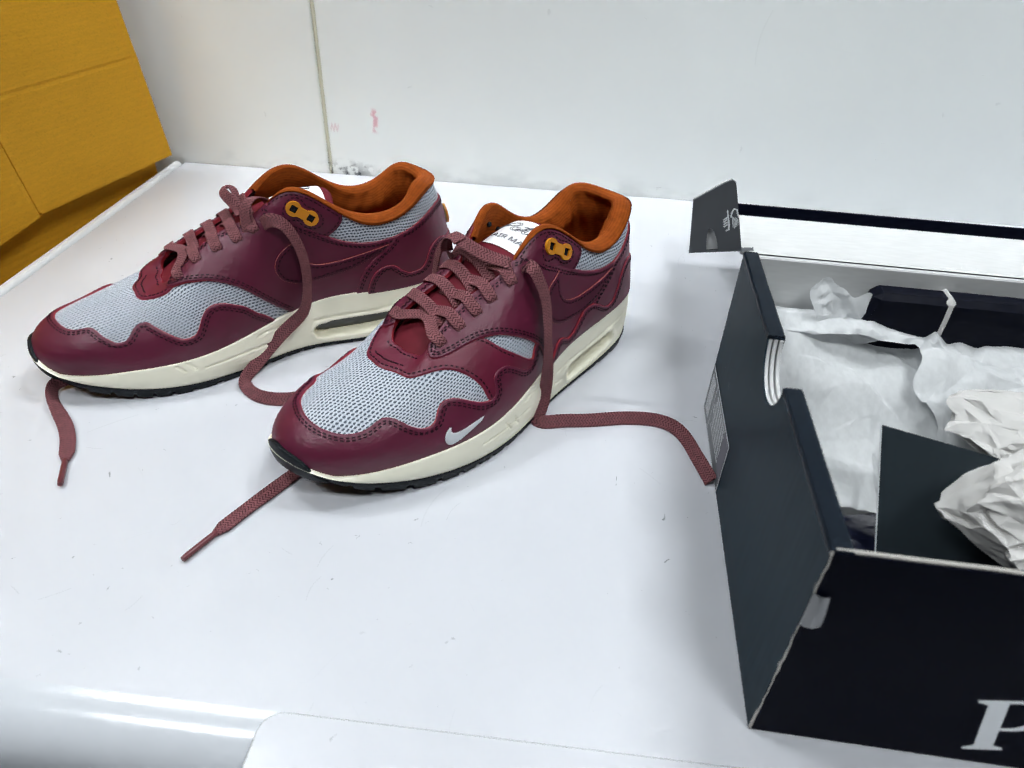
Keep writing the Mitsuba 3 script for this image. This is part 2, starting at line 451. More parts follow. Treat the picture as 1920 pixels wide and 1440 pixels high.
def board(pts, off, thick=0.004, wob=0.0006, n=0.012, seed=1, crease=None):
    """A slightly warped board with thickness from a polygon in the carton plane."""
    poly = Polygon(pts)
    bd = resample(np.vstack([pts, pts[:1]]), 0.006)[:-1]
    x0, y0, x1, y1 = poly.bounds
    g = np.stack(np.meshgrid(np.arange(x0, x1, n), np.arange(y0, y1, n * 0.6)), -1).reshape(-1, 2)
    g = g[shapely.contains_xy(poly.buffer(-0.004), g[:, 0], g[:, 1])]
    extra = []
    if crease is not None:
        a, b = np.array(crease, float)
        t = np.linspace(0.01, 0.99, 60)[:, None]
        nn = np.array([-(b - a)[1], (b - a)[0]])
        nn /= np.linalg.norm(nn)
        for o in (-0.0035, -0.0018, 0, 0.0018, 0.0035):
            extra.append(a + (b - a) * t + nn * o)
        g = g[np.abs((g - a) @ nn) > 0.005]
    q = np.vstack([bd, g] + extra)
    q = q[shapely.contains_xy(poly.buffer(1e-5), q[:, 0], q[:, 1])]
    tri = Delaunay(q).simplices
    c = q[tri].mean(1)
    tri = tri[shapely.contains_xy(poly, c[:, 0], c[:, 1])]
    h = wob * (2 * meshkit.fbm(np.c_[q * 14, np.full(len(q), seed)], 3) - 1)
    if crease is not None:
        dist = np.abs((q - a) @ nn)
        h -= 0.0013 * np.exp(-(dist / 0.0016) ** 2)
        h += 0.0006 * np.exp(-((dist - 0.0035) / 0.0015) ** 2)
    top = CO + q[:, :1] * CD + np.c_[q[:, 0] * 0, q[:, 0] * 0, q[:, 1]] + CN_ * (off + h)[:, None]
    bot = top - CN_ * thick
    N = len(q)
    e = np.vstack([tri[:, [0, 1]], tri[:, [1, 2]], tri[:, [2, 0]]])
    es = np.sort(e, 1)
    _, inv, cnt = np.unique(es, axis=0, return_inverse=True, return_counts=True)
    be = e[cnt[inv.ravel()] == 1]
    f = np.vstack([tri, tri[:, ::-1] + N, np.c_[be[:, 0], be[:, 1], be[:, 1] + N], np.c_[be[:, 0], be[:, 1] + N, be[:, 0] + N]])
    return trimesh.Trimesh(np.vstack([top, bot]), f, process=False)


add(CK + '__flap', board(np.array([(0, 0.018), (0.0225, 0.184), (0.026, 0.34), (0.22, 0.34), (0.2085, 0.14), (0.1895, 0.018)]), 0.002, crease=[(0.0195, 0.1289), (0.206, 0.1285)], seed=2), 'carton_board', smooth=35, label='creased front flap of the yellow brown carton')
add(CK + '__side_flap', board(np.array([(0.1898, 0.0165), (0.2088, 0.14), (0.2203, 0.34), (0.42, 0.34), (0.42, -0.018), (0.245, 0.0065)]), 0.0016, seed=5), 'carton_board', smooth=35)
body = board(np.array([(0.012, -0.35), (0.012, 0.30), (0.60, 0.30), (0.60, -0.35)]), -0.014, wob=0.0015, seed=9)
add(CK + '__front_panel', body, 'carton_board', smooth=35, label='lower front of the carton showing below the flap')
m = xf(box([0.03, FLOOR_Z, 0.0], [0.60, 0.32, 0.30]), CO - CN_ * 0.325, CD, np.array([0, 0, 1.0]), np.cross(CD, [0, 0, 1.0]))
c0 = CO - CN_ * 0.02
corner = [c0 + CD * a - CN_ * b for a, b in ((0.02, 0), (0.58, 0), (0.58, 0.3), (0.12, 0.3))]
pb = Polygon([(q[0], q[1]) for q in corner])
m = prism(pb, 1.1)
m.apply_translation([0, 0, FLOOR_Z])
add(CK + '__body', m, 'carton_inside')
tag(CK, 'large yellow brown corrugated carton beside the left table edge', 'cardboard box')

# ------------------------------------------------------------------ the shoe: a last described by an outline, an opening and the curves between
KX = [0.0, 0.0312, 0.0624, 0.104, 0.156, 0.208, 0.26, 0.31]
ZT = [0.0269, 0.0222, 0.0244, 0.0259, 0.0332, 0.0436, 0.0459, 0.0495]
ZB = [0.0308, 0.0149, 0.0092, 0.0058, 0.0043, 0.0033, 0.006, 0.012]
ZG = [0.0296, 0.0089, 0.0019, 0, 0, 0, 0, 0.0056]
OUT = np.array([[0.3089, 0.0], [0.2953, -0.0279], [0.2649, -0.0382], [0.2185, -0.0421], [0.1771, -0.0472], [0.1358, -0.0556], [0.0988, -0.0566], [0.0628, -0.0487], [0.032, -0.0343], [0.0059, -0.0155], [-0.003, 0.0104], [0.0075, 0.0338], [0.0311, 0.0449], [0.0622, 0.0534], [0.0941, 0.0552], [0.136, 0.0452], [0.1766, 0.0321], [0.2184, 0.0342], [0.2652, 0.0375], [0.2962, 0.0278]])
TT = np.array([[0.2964, -0.0031, 0.1173], [0.2813, -0.0261, 0.121], [0.2624, -0.0335, 0.1083], [0.2247, -0.0325, 0.1066], [0.1894, -0.0231, 0.1307], [0.1563, -0.0203, 0.1086], [0.1279, -0.012, 0.0944], [0.0979, -0.0149, 0.0786], [0.0911, -0.0118, 0.0699], [0.0917, -0.0058, 0.0678], [0.0895, 0.0005, 0.0675], [0.0911, 0.0066, 0.0677], [0.0897, 0.0125, 0.0685], [0.101, 0.0218, 0.0775], [0.1265, 0.0122, 0.0954], [0.1586, 0.0163, 0.11], [0.1871, 0.0263, 0.1309], [0.223, 0.033, 0.1069], [0.2645, 0.0326, 0.108], [0.2826, 0.0253, 0.1215]])
LO = [0.0011, -0.0015, 0.0026, 0.0031, 0.0029, 0.0033, 0.0031, 0.0026, 0.0067, 0.0062, 0.0062, 0.0052, 0.0082, 0.0021, 0.0033, 0.0034, 0.0029, 0.0031, 0.0028, -0.0003]
LU = [0.02, 0.0179, 0.0198, 0.0201, 0.0247, 0.0232, 0.0206, 0.0183, 0.0241, 0.0273, 0.0298, 0.0283, 0.0273, 0.0169, 0.0213, 0.0236, 0.0246, 0.0201, 0.0199, 0.0185]
EL = [1.215, 1.498, 1.413, 1.384, 1.17, 0.721, 0.443, 0.517, 0.327, 0.262, 0.201, 0.219, 0.326, 0.572, 0.352, 0.693, 1.176, 1.383, 1.413, 1.49]
LL = [0.0242, 0.0248, 0.0201, 0.0201, 0.0215, 0.0272, 0.033, 0.0258, 0.041, 0.0384, 0.0383, 0.0388, 0.0424, 0.0241, 0.0353, 0.0276, 0.0214, 0.0201, 0.0201, 0.0247]
POSE = [(-0.14784, 0.29018, 0.92223), (-0.36562, 0.38274, 0.52981)]
NS = 400


def closed_curve(c, n=NS):
    q = np.vstack([c, c[:1]])
    t = np.r_[0, np.cumsum(np.linalg.norm(np.diff(q, axis=0), axis=1) ** 0.5)]
    q = CubicSpline(t / t[-1], q, bc_type='periodic')(np.linspace(0, 1, 1600, endpoint=False))
    qq = np.vstack([q, q[:1]])
    s = np.r_[0, np.cumsum(np.linalg.norm(np.diff(qq, axis=0), axis=1))]
    ss = np.linspace(0, s[-1], n, endpoint=False)
    return np.stack([np.interp(ss, s, qq[:, k]) for k in (0, 1)], 1)


O = closed_curve(OUT)
tn = np.roll(O, -1, 0) - np.roll(O, 1, 0)
NB = np.stack([tn[:, 1], -tn[:, 0]], 1)
NB /= np.linalg.norm(NB, axis=1)[:, None]
if ((O - [0.15, 0]) * NB).sum() < 0:
    NB = -NB
zt, zb, zg = [PchipInterpolator(KX, z, extrapolate=True)(np.clip(O[:, 0], -0.01, 0.32)) for z in (ZT, ZB, ZG)]
TOPC, MIDC, BOTC = np.c_[O - NB * 0.002, zt], np.c_[O, zb], np.c_[O - NB * 0.001, zg]
ST = np.array([np.linalg.norm(O - c, axis=1).argmin() / NS for c in OUT])
ST[0] = 0


def per(v):
    return CubicSpline(np.r_[ST, 1], np.concatenate([v, v[:1]]), bc_type='periodic')(np.arange(NS) / NS)


P3 = per(TT)
P1 = TOPC + np.c_[NB * per(np.array(LO))[:, None], per(np.array(LU))]
hd = (TOPC - P3)[:, :2]
hd /= np.maximum(np.linalg.norm(hd, axis=1), 1e-6)[:, None]
e_, l_ = per(np.array(EL)), per(np.array(LL))
D2 = np.c_[hd * (np.cos(e_) * l_)[:, None], -np.sin(e_) * l_]
P3 = gaussian_filter1d(P3, 5, axis=0, mode='wrap')
D2 = gaussian_filter1d(D2, 5, axis=0, mode='wrap')
CTRL = np.stack([TOPC, P1, P3 + D2, P3], 1)                    # NS x 4 x 3
_cs = CubicSpline(np.arange(NS + 1) / NS, np.concatenate([CTRL, CTRL[:1]]).reshape(NS + 1, 12), bc_type='periodic')


def S(s, v):
    """Point of the shoe's upper: s once round the sole (0 heel, 0.25 outer side, 0.5 toe), v from the sole (0) to the opening (1)."""
    s, v = np.asarray(s, float), np.asarray(v, float)
    c = _cs(np.mod(s, 1)).reshape(s.shape + (4, 3))
    v = v[..., None]
    return (1 - v) ** 3 * c[..., 0, :] + 3 * v * (1 - v) ** 2 * c[..., 1, :] + 3 * v * v * (1 - v) * c[..., 2, :] + v ** 3 * c[..., 3, :]


def SN(s, v):
    e = 2e-3
    a = S(s + e, v) - S(s - e, v)
    b = S(s, v + e) - S(s, v - e)
    n = np.cross(a, b)
    n /= np.maximum(np.linalg.norm(n, axis=-1, keepdims=True), 1e-12)
    return n


_sg = 1.0 if (SN(np.array([0.25]), np.array([0.3]))[0] @ np.array([0, -1, 0])) > 0 else -1.0


def SNO(s, v):
    return _sg * SN(s, v)


SX, SY = 0.78, 0.105        # chart metric: metres per unit of s and v


def smooth_poly(q, n=3, step=0.0012, closed=False, sharp=()):
    """Catmull-like smoothing of a traced (s, v) polyline in the chart metric."""
    q = np.asarray(q, float) * [SX, SY]
    d = np.linalg.norm(np.diff(q, axis=0), axis=1) ** 0.5
    t = np.r_[0, np.cumsum(np.maximum(d, 1e-5))]
    q = PchipInterpolator(t, q)(np.linspace(0, t[-1], 600)) if len(q) > 2 else q
    q = resample(q, step)
    if len(q) > 8:
        g = np.stack([gaussian_filter1d(q[:, k], 1.6, mode='nearest') for k in (0, 1)], 1)
        g[0], g[-1] = q[0], q[-1]
        q = g
    return q / [SX, SY]


def panel(poly_sv, h, t=0.0013, inset=0.0009, grid=0.0032, skirt=0.0022, extra_h=None, edge_ring=True):
    """A leather or fabric piece lying on the last: (top mesh, its sv, edge mesh). h: height of its face over the last, t: how far its rim stands up."""
    bd = resample(np.vstack([poly_sv, poly_sv[:1]]) * [SX, SY], 0.0013)[:-1]
    poly = Polygon(bd).buffer(0)
    if poly.geom_type != 'Polygon':
        poly = max(poly.geoms, key=lambda g: g.area)
    bd = resample(np.array(poly.exterior.coords), 0.0013)[:-1]
    rings = []
    for k in (0.5, 1.0):
        g = poly.buffer(-inset * k)
        for gg in getattr(g, 'geoms', [g]):
            if not gg.is_empty:
                rings.append((resample(np.array(gg.exterior.coords), 0.0014)[:-1], k))
    inner = poly.buffer(-inset * 2)
    x0, y0, x1, y1 = poly.bounds
    g = np.stack(np.meshgrid(np.arange(x0, x1, grid), np.arange(y0, y1, grid * 0.8)), -1).reshape(-1, 2)
    if not inner.is_empty:
        g = g[shapely.contains_xy(inner, g[:, 0], g[:, 1])]
    else:
        g = g[:0]
    pts = [bd] + [r for r, _ in rings] + [g]
    hh = [np.full(len(bd), -0.55)] + [np.full(len(r), -0.15 if k < 1 else 0.0) for r, k in rings] + [np.zeros(len(g))]
    q, hh = np.vstack(pts), np.concatenate(hh)
    tri = Delaunay(q).simplices
    c = q[tri].mean(1)
    tri = tri[shapely.contains_xy(poly, c[:, 0], c[:, 1])]
    s, v = q[:, 0] / SX, q[:, 1] / SY
    base, n = S(s, v), SNO(s, v)
    top = h + hh * t
    if extra_h is not None:
        top = top + extra_h(s, v)
    V = base + n * top[:, None]
    # face orientation
    fn = np.cross(V[tri[:, 1]] - V[tri[:, 0]], V[tri[:, 2]] - V[tri[:, 0]])
    flip = (fn * n[tri[:, 0]]).sum(1) < 0
    tri[flip] = tri[flip][:, ::-1]
    nb = len(bd)
    rim_n = nb + len(rings[0][0]) if rings else nb
    on_rim = (tri < rim_n).all(1) if edge_ring else np.zeros(len(tri), bool)
    rim_mesh = trimesh.Trimesh(V, tri[on_rim], process=False)
    mesh = trimesh.Trimesh(V, tri[~on_rim], process=False)
    lo = base[:nb] + n[:nb] * (h - skirt)
    up = V[:nb] + n[:nb] * 0.00012
    E = trimesh.Trimesh(np.vstack([up, lo]), np.vstack([np.c_[np.arange(nb), (np.arange(nb) + 1) % nb, nb + (np.arange(nb) + 1) % nb], np.c_[np.arange(nb), nb + (np.arange(nb) + 1) % nb, nb + np.arange(nb)]]), process=False)
    if on_rim.any():
        rim_mesh.remove_unreferenced_vertices()
        E = cat(E, rim_mesh)
    return mesh, np.c_[s, v], E


def offset_line(sv, dist, side):
    """The polyline moved sideways over the last by dist metres."""
    s, v = sv[:, 0], sv[:, 1]
    e = 1e-3
    a, b = (S(s + e, v) - S(s - e, v)) / (2 * e), (S(s, v + e) - S(s, v - e)) / (2 * e)
    p = S(s, v)
    t = np.gradient(p, axis=0)
    t = np.stack([gaussian_filter1d(t[:, k], 1.5, mode='nearest') for k in range(3)], 1)
    t /= np.maximum(np.linalg.norm(t, axis=1), 1e-9)[:, None]
    n = SNO(s, v)
    w = np.cross(n, t) * side * dist
    A = np.stack([a, b], 2)
    sol = np.array([np.linalg.lstsq(A[i], w[i], rcond=None)[0] for i in range(len(s))])
    return sv + np.clip(sol, -0.05, 0.05)


BOXV = np.array([[x, y, z] for x in (-1, 1) for y in (-1, 1) for z in (-1, 1)], float) * [0.5, 0.5, 0.5]
BOXV[:, [1, 2]] *= np.where(BOXV[:, :1] > 0, 1, 1)
STF = np.array([[0, 1, 3], [0, 3, 2], [4, 6, 7], [4, 7, 5], [0, 4, 5], [0, 5, 1], [2, 3, 7], [2, 7, 6], [0, 2, 6], [0, 6, 4], [1, 5, 7], [1, 7, 3]])


def stitches(lines, h, length=0.0019, gap=0.0015, w=0.00085):
    Vs, Fs, at = [], [], 0
    for sv in lines:
        s, v = sv[:, 0], sv[:, 1]
        hs = (h(s, v) if callable(h) else np.full(len(s), h))[:, None]
        p, n = S(s, v) + SNO(s, v) * hs, SNO(s, v)
        d = np.r_[0, np.cumsum(np.linalg.norm(np.diff(p, axis=0), axis=1))]
        for a in np.arange(0.001, d[-1] - length, length + gap):
            q0, q1 = [np.array([np.interp(x, d, p[:, k]) for k in range(3)]) for x in (a, a + length)]
            nn = np.array([np.interp(a + length / 2, d, n[:, k]) for k in range(3)])
            x = q1 - q0
            L = np.linalg.norm(x)
            if L < length * 0.5:
                continue
            x /= L
            y = np.cross(nn, x)
            y /= np.linalg.norm(y)
            z = np.cross(x, y)
            Vs.append((q0 + q1) / 2 + BOXV[:, :1] * x * L + BOXV[:, 1:2] * y * w + BOXV[:, 2:] * z * 0.0005)
            Fs.append(STF + at)
            at += 8
    return trimesh.Trimesh(np.vstack(Vs), np.vstack(Fs), process=False)


def mesh_uv(V):
    """Weave coordinates in metres on the mesh fabric: along the shoe and around it."""
    x, y, z = V.T
    zr = np.interp(x, [0.0, 0.03, 0.06, 0.09, 0.12, 0.16, 0.3], [0.040, 0.049, 0.058, 0.067, 0.080, 0.095, 0.10]) - 0.003
    g = y + np.sign(y) * 0.85 * np.clip(zr - z, 0, None)
    return np.c_[x + 0.15 * (z - 0.05), g]


# panel outlines in (s, v): A = outer (lateral) side, B = inner (medial) side
MUD_A = [(0.571, 0.529), (0.56, 0.502), (0.548, 0.452), (0.534, 0.424), (0.518, 0.409), (0.502, 0.396), (0.489, 0.384), (0.478, 0.377), (0.467, 0.377), (0.457, 0.384), (0.448, 0.406), (0.44, 0.439), (0.435, 0.485), (0.431, 0.529), (0.424, 0.545), (0.414, 0.528), (0.402, 0.471), (0.391, 0.399), (0.381, 0.339), (0.373, 0.318), (0.367, 0.332), (0.365, 0.385), (0.363, 0.437), (0.359, 0.465), (0.35, 0.451), (0.339, 0.403), (0.327, 0.337), (0.315, 0.279), (0.306, 0.26), (0.301, 0.297), (0.302, 0.349), (0.303, 0.404), (0.298, 0.438), (0.288, 0.426), (0.273, 0.343), (0.259, 0.244), (0.251, 0.215), (0.244, 0.234), (0.2415, 0.285), (0.237, 0.318), (0.229, 0.285), (0.222, 0.18), (0.216, 0.07), (0.212, -0.03)]
MUD_B = [(0.590, 0.425), (0.6, 0.378), (0.6055, 0.385), (0.608, 0.43), (0.6075, 0.517), (0.609, 0.560), (0.616, 0.555), (0.627, 0.49), (0.639, 0.41), (0.65, 0.338), (0.66, 0.271), (0.669, 0.226), (0.676, 0.225), (0.681, 0.266), (0.683, 0.324), (0.686, 0.386), (0.693, 0.421), (0.704, 0.406), (0.715, 0.361), (0.73, 0.283), (0.744, 0.165), (0.756, 0.07), (0.764, -0.03)]
OVER = [(0.640, 0.93), (0.636, 0.80), (0.628, 0.765), (0.618, 0.79), (0.606, 0.815), (0.59, 0.835), (0.572, 0.835), (0.548, 0.825), (0.525, 0.825), (0.503, 0.832), (0.473, 0.842), (0.445, 0.845), (0.42, 0.835), (0.401, 0.815), (0.379, 0.76), (0.361, 0.697), (0.348, 0.64), (0.337, 0.576), (0.328, 0.51), (0.32, 0.441), (0.314, 0.365), (0.31, 0.288), (0.305, 0.23)]
STRIP = [(0.30, 0.19), (0.27, 0.16), (0.242, 0.17), (0.238, 0.21), (0.248, 0.257), (0.272, 0.428), (0.291, 0.563), (0.304, 0.659), (0.318, 0.735), (0.345, 0.80), (0.372, 0.90), (0.377, 0.985)]
QL_A = [(0.3835, 0.995), (0.3815, 0.93), (0.377, 0.872), (0.365, 0.798), (0.352, 0.752), (0.339, 0.725), (0.327, 0.712), (0.316, 0.700), (0.304, 0.677), (0.289, 0.632), (0.274, 0.556), (0.257, 0.449), (0.242, 0.345), (0.232, 0.262), (0.224, 0.12), (0.219, -0.03)]
QT_A = [(0.258, 0.985), (0.254, 0.955), (0.246, 0.925), (0.235, 0.842), (0.222, 0.765), (0.211, 0.715), (0.198, 0.690), (0.186, 0.682), (0.161, 0.705), (0.143, 0.715), (0.123, 0.706), (0.106, 0.695), (0.092, 0.712), (0.071, 0.740), (0.04, 0.752), (0.0, 0.755), (-0.03, 0.750), (-0.05, 0.728), (-0.075, 0.715), (-0.1, 0.710), (-0.119, 0.699), (-0.137, 0.682), (-0.154, 0.664), (-0.17, 0.653), (-0.185, 0.662), (-0.197, 0.679), (-0.211, 0.71), (-0.228, 0.787), (-0.243, 0.89), (-0.2475, 0.985)]
QL_B = [(0.612, 0.995), (0.6145, 0.93), (0.618, 0.872), (0.628, 0.812), (0.640, 0.76), (0.652, 0.718), (0.672, 0.653), (0.688, 0.613), (0.702, 0.565), (0.718, 0.490), (0.733, 0.395), (0.746, 0.293), (0.757, 0.205), (0.767, 0.120), (0.778, 0.02), (0.782, -0.03)]
H1_A = [(0.106, 0.694), (0.112, 0.635), (0.119, 0.56), (0.128, 0.465), (0.135, 0.40), (0.141, 0.29), (0.148, 0.13), (0.152, -0.03)]
H1_B = [(-0.106, 0.705), (-0.113, 0.62), (-0.125, 0.514), (-0.136, 0.388), (-0.143, 0.268), (-0.148, 0.129), (-0.152, -0.03)]
W_A = [(0.212, -0.03), (0.205, 0.10), (0.198, 0.155), (0.19, 0.13), (0.181, 0.075), (0.175, 0.085), (0.171, 0.115), (0.164, 0.21), (0.156, 0.298), (0.144, 0.316), (0.132, 0.259), (0.118, 0.154), (0.110, 0.125), (0.104, 0.133), (0.099, 0.225), (0.092, 0.40), (0.083, 0.49), (0.07, 0.505), (0.05, 0.44), (0.02, 0.36), (0.0, 0.34)]
W_B = [(-0.139, -0.03), (-0.138, 0.05), (-0.135, 0.156), (-0.129, 0.278), (-0.121, 0.336), (-0.114, 0.349), (-0.107, 0.311), (-0.1, 0.232), (-0.091, 0.17), (-0.081, 0.175), (-0.073, 0.229), (-0.067, 0.332), (-0.057, 0.41), (-0.044, 0.422), (-0.029, 0.37), (-0.01, 0.34), (0.0, 0.34)]
SW_A = [(0.198, 0.66), (0.203, 0.615), (0.212, 0.58), (0.219, 0.54), (0.222, 0.49), (0.220, 0.42), (0.214, 0.355), (0.204, 0.302), (0.187, 0.268), (0.168, 0.272), (0.149, 0.322), (0.136, 0.375), (0.124, 0.47), (0.113, 0.59), (0.108, 0.645), (0.114, 0.632), (0.123, 0.602), (0.138, 0.559), (0.156, 0.492), (0.172, 0.443), (0.182, 0.432), (0.190, 0.447), (0.195, 0.480), (0.1975, 0.53), (0.1985, 0.59)]
SW_B = [(0.795, 0.60), (0.789, 0.565), (0.78, 0.54), (0.771, 0.510), (0.766, 0.467), (0.7655, 0.424), (0.769, 0.37), (0.774, 0.32), (0.783, 0.272), (0.791, 0.246), (0.799, 0.235), (0.81, 0.238), (0.828, 0.279), (0.845, 0.345), (0.857, 0.412), (0.868, 0.49), (0.884, 0.60), (0.888, 0.635), (0.880, 0.615), (0.869, 0.588), (0.851, 0.512), (0.834, 0.432), (0.822, 0.392), (0.812, 0.378), (0.803, 0.395), (0.799, 0.449), (0.797, 0.52)]
MINI = [(0.317, 0.178), (0.3185, 0.158), (0.331, 0.112), (0.343, 0.066), (0.350, 0.050), (0.3555, 0.085), (0.3575, 0.152), (0.356, 0.205), (0.351, 0.245), (0.3515, 0.201), (0.3495, 0.172), (0.346, 0.158), (0.339, 0.157), (0.330, 0.168)]
ANK_A = [(0.2565, 0.968), (0.25, 0.982), (0.24, 0.985), (0.224, 0.975), (0.208, 0.97), (0.193, 0.972), (0.177, 0.97), (0.162, 0.958), (0.1625, 0.88), (0.166, 0.80), (0.172, 0.70), (0.182, 0.62), (0.21, 0.64), (0.235, 0.78), (0.25, 0.90)]
BUMPER = [(0.455, -0.06), (0.461, -0.02), (0.469, 0.03), (0.474, 0.075), (0.481, 0.112), (0.488, 0.127), (0.497, 0.134), (0.506, 0.142), (0.514, 0.125), (0.523, 0.085), (0.532, 0.03), (0.542, -0.04), (0.545, -0.07), (0.53, -0.05), (0.515, -0.03), (0.50, -0.03), (0.485, -0.04), (0.47, -0.06)]
EYE_A, EYE_B = [(0.209, 0.828), (0.1885, 0.802)], [(0.7895, 0.822), (0.8075, 0.775)]
HOLE_A = [(0.3585, 0.885), (0.333, 0.862), (0.312, 0.866), (0.2925, 0.885), (0.266, 0.872), (0.243, 0.815)]
HOLE_B = [(0.640, 0.850), (0.664, 0.853), (0.689, 0.845), (0.714, 0.845), (0.737, 0.835), (0.757, 0.785)]
WIN = [(0.179, 0.30), (0.1785, 0.40), (0.174, 0.465), (0.153, 0.49), (0.124, 0.488), (0.104, 0.492), (0.095, 0.45), (0.0905, 0.35), (0.092, 0.25), (0.102, 0.19), (0.122, 0.165), (0.152, 0.152), (0.169, 0.140), (0.1765, 0.19)]

WIN_B = [(1 - (0.0905 + (a - 0.0905) * 1.24), b) for a, b in WIN]


def mirror_s(poly):
    q = np.asarray(poly, float).copy()
    q[:, 0] = 1 - q[:, 0]
    return q


def build_shoe(root, pose, mir, visible):
    """All parts of one shoe; mir: the right shoe, mirrored."""
    px, py, pa = pose
    c, s_ = math.cos(pa), math.sin(pa)

    def place(V):
        V = np.asarray(V, float).copy()
        if mir:
            V[:, 1] *= -1
        return np.c_[px + c * V[:, 0] - s_ * V[:, 1], py + s_ * V[:, 0] + c * V[:, 1], V[:, 2]]

    def put(name, mesh, m, smooth=35, uv=None, **k):
        f = mesh.faces[:, ::-1] if mir else mesh.faces
        return add(root + '__' + name, trimesh.Trimesh(place(mesh.vertices), f, process=False), m, smooth=True if uv is not None else smooth, uv=uv, **k)

    def leather_panel(name, poly, h, m='leather', t=0.0013, edge='leather_edge', lines=(), **k):
        lab = k.pop('label', None)
        mesh, sv, E = panel(poly, h, t, **k)
        key = put(name, mesh, m, smooth=40, label=lab)
        sub = key.split('__', 1)[1]
        put(sub + '__edge', E, edge, smooth=60)
        if lines:
            put(sub + '__stitching', stitches(lines, (lambda s, v: h + 0.00012 + k['extra_h'](s, v)) if 'extra_h' in k else h + 0.00012), 'stitch', smooth=False, kind='stuff')
        return key

    # --- mesh fabric under everything at the front, and round the collar
    s = np.linspace(0.20, 0.80, 240)
    v = np.linspace(-0.02, 0.97, 40)
    G = np.stack(np.meshgrid(v, s, indexing='ij'), -1)
    V = (S(G[..., 1], G[..., 0]) - SNO(G[..., 1], G[..., 0]) * 0.0013).reshape(-1, 3)
    put('vamp_mesh', trimesh.Trimesh(V, grid_faces(40, 240), process=False), 'mesh_fabric', uv=mesh_uv(V), label='light grey open knit mesh over the toes')
    # --- mudguard
    a = smooth_poly(MUD_A[4:])
    b = smooth_poly([(0.518, 0.409), (0.534, 0.418), (0.546, 0.448), (0.552, 0.490), (0.558, 0.512), (0.567, 0.505), (0.578, 0.472)] + MUD_B)
    up = np.vstack([b[::-1], a[1:]])
    low = np.c_[np.linspace(0.212, 0.764, 300), np.full(300, -0.04)]
    l1, l2 = offset_line(up, 0.0026, 1), offset_line(up, 0.0044, 1)
    poly = np.vstack([up, low])
    ctr = offset_line(up[len(up) // 2:len(up) // 2 + 3], 0.003, 1)[1]
    side = 1 if Polygon(poly * [SX, SY]).contains(shapely.Point(ctr * [SX, SY])) else -1
    L = [offset_line(up, d, side) for d in (0.0026, 0.0043)]
    L = [q[(q[:, 1] > 0.01)] for q in L]
    leather_panel('mudguard', poly, 0.0004, t=0.0017, lines=L, label='smooth burgundy leather mudguard with wavy upper edge')
    # --- vamp overlay with its strip on the outer side
    oe, se = smooth_poly(OVER), smooth_poly(STRIP)
    thr = np.c_[np.linspace(0.385, 0.628, 80), np.full(80, 0.992)]
    poly = np.vstack([oe, se, thr])
    L = [offset_line(oe, 0.0024, 1)]
    if not Polygon(poly * [SX, SY]).buffer(0).contains(shapely.Point(L[0][len(oe) // 2] * [SX, SY])):
        L = [offset_line(oe, 0.0024, -1)]
    L.append(offset_line(smooth_poly(STRIP[5:9]), 0.0022, -1))
    L.append(offset_line(smooth_poly(STRIP[5:9]), 0.0022, 1))
    L[1:] = [q for q in L[1:] if Polygon(poly * [SX, SY]).buffer(0).contains(shapely.Point(q[len(q) // 2] * [SX, SY]))]
    k0, k1 = int(len(oe) * 0.22), int(len(oe) * 0.52)
    for d, a, b in ((0.0065, k0, k1), (0.0085, k0 + 4, k1 - 6)):
        for sd in (1, -1):
            q = offset_line(oe[a:b], d, sd)
            if Polygon(poly * [SX, SY]).buffer(0).contains(shapely.Point(q[len(q) // 2] * [SX, SY])):
                L.append(q)
    te = np.c_[np.linspace(0.42, 0.585, 120), np.full(120, 0.965)]
    L.append(te)
    leather_panel('vamp_overlay', poly, -0.0001, m='leather_red', t=0.0012, lines=L, skirt=0.003)
    # --- quarters with the eyelets
    for side_name, ql, cut in (('A', QL_A, None), ('B', QL_B, None)):
        low = smooth_poly(ql)
        if side_name == 'A':
            qt = np.array([q for q in QT_A if q[0] > 0.085])
            top = smooth_poly(qt)
            poly = np.vstack([low, [(0.2, -0.04), (0.12, -0.04), (0.088, 0.3)], top[::-1], [(0.30, 0.995), (0.35, 0.995)]])
        else:
            qt = np.array([q for q in QT_A if q[0] < -0.085]) + [1, 0]
            top = smooth_poly(qt)
            poly = np.vstack([low, [(0.80, -0.04), (0.88, -0.04), (0.912, 0.3)], top, [(0.70, 0.995), (0.65, 0.995)]])
        PP = Polygon(poly * [SX, SY]).buffer(0)

        def inner(line, d):
            q = offset_line(line, d, 1)
            return q if PP.contains(shapely.Point(q[len(q) // 2] * [SX, SY])) else offset_line(line, d, -1)
        L = [inner(low, 0.0022), inner(low, 0.0039), inner(top, 0.0024), inner(top, 0.0042)]
        e = np.c_[np.linspace(0.376, 0.262, 90), np.full(90, 0.945)] if side_name == 'A' else np.c_[np.linspace(0.622, 0.736, 90), np.full(90, 0.945)]
        L += [e, e - [0, 0.022]]
        L = [q[(q[:, 1] > 0.0) & (q[:, 1] < 0.985)] for q in L]
        L = [q for q in L if len(q) > 6]
        def crease(s, v, A=side_name):
            sc = s if A == 'A' else 1 - s
            w = np.exp(-((sc - 0.262) / 0.028) ** 2) * np.exp(-((v - 0.68) / 0.17) ** 2)
            return 0.0009 * w * (meshkit.noise(np.stack([sc * 260, v * 9, 0 * v], -1), 4) - 0.5)
        leather_panel('quarter', poly, 0.0011, lines=L, t=0.0015, skirt=0.0032, extra_h=crease, grid=0.0026,
                      label='large burgundy leather side panel with lace holes on the %s side' % ('outer' if side_name == 'A' else 'inner'))
        # swoosh
        sw = smooth_poly((SW_A if side_name == 'A' else SW_B) + (SW_A[:1] if side_name == 'A' else SW_B[:1]))[:-1]
        PS = Polygon(sw * [SX, SY]).buffer(0)
        q = offset_line(sw, 0.0023, 1)
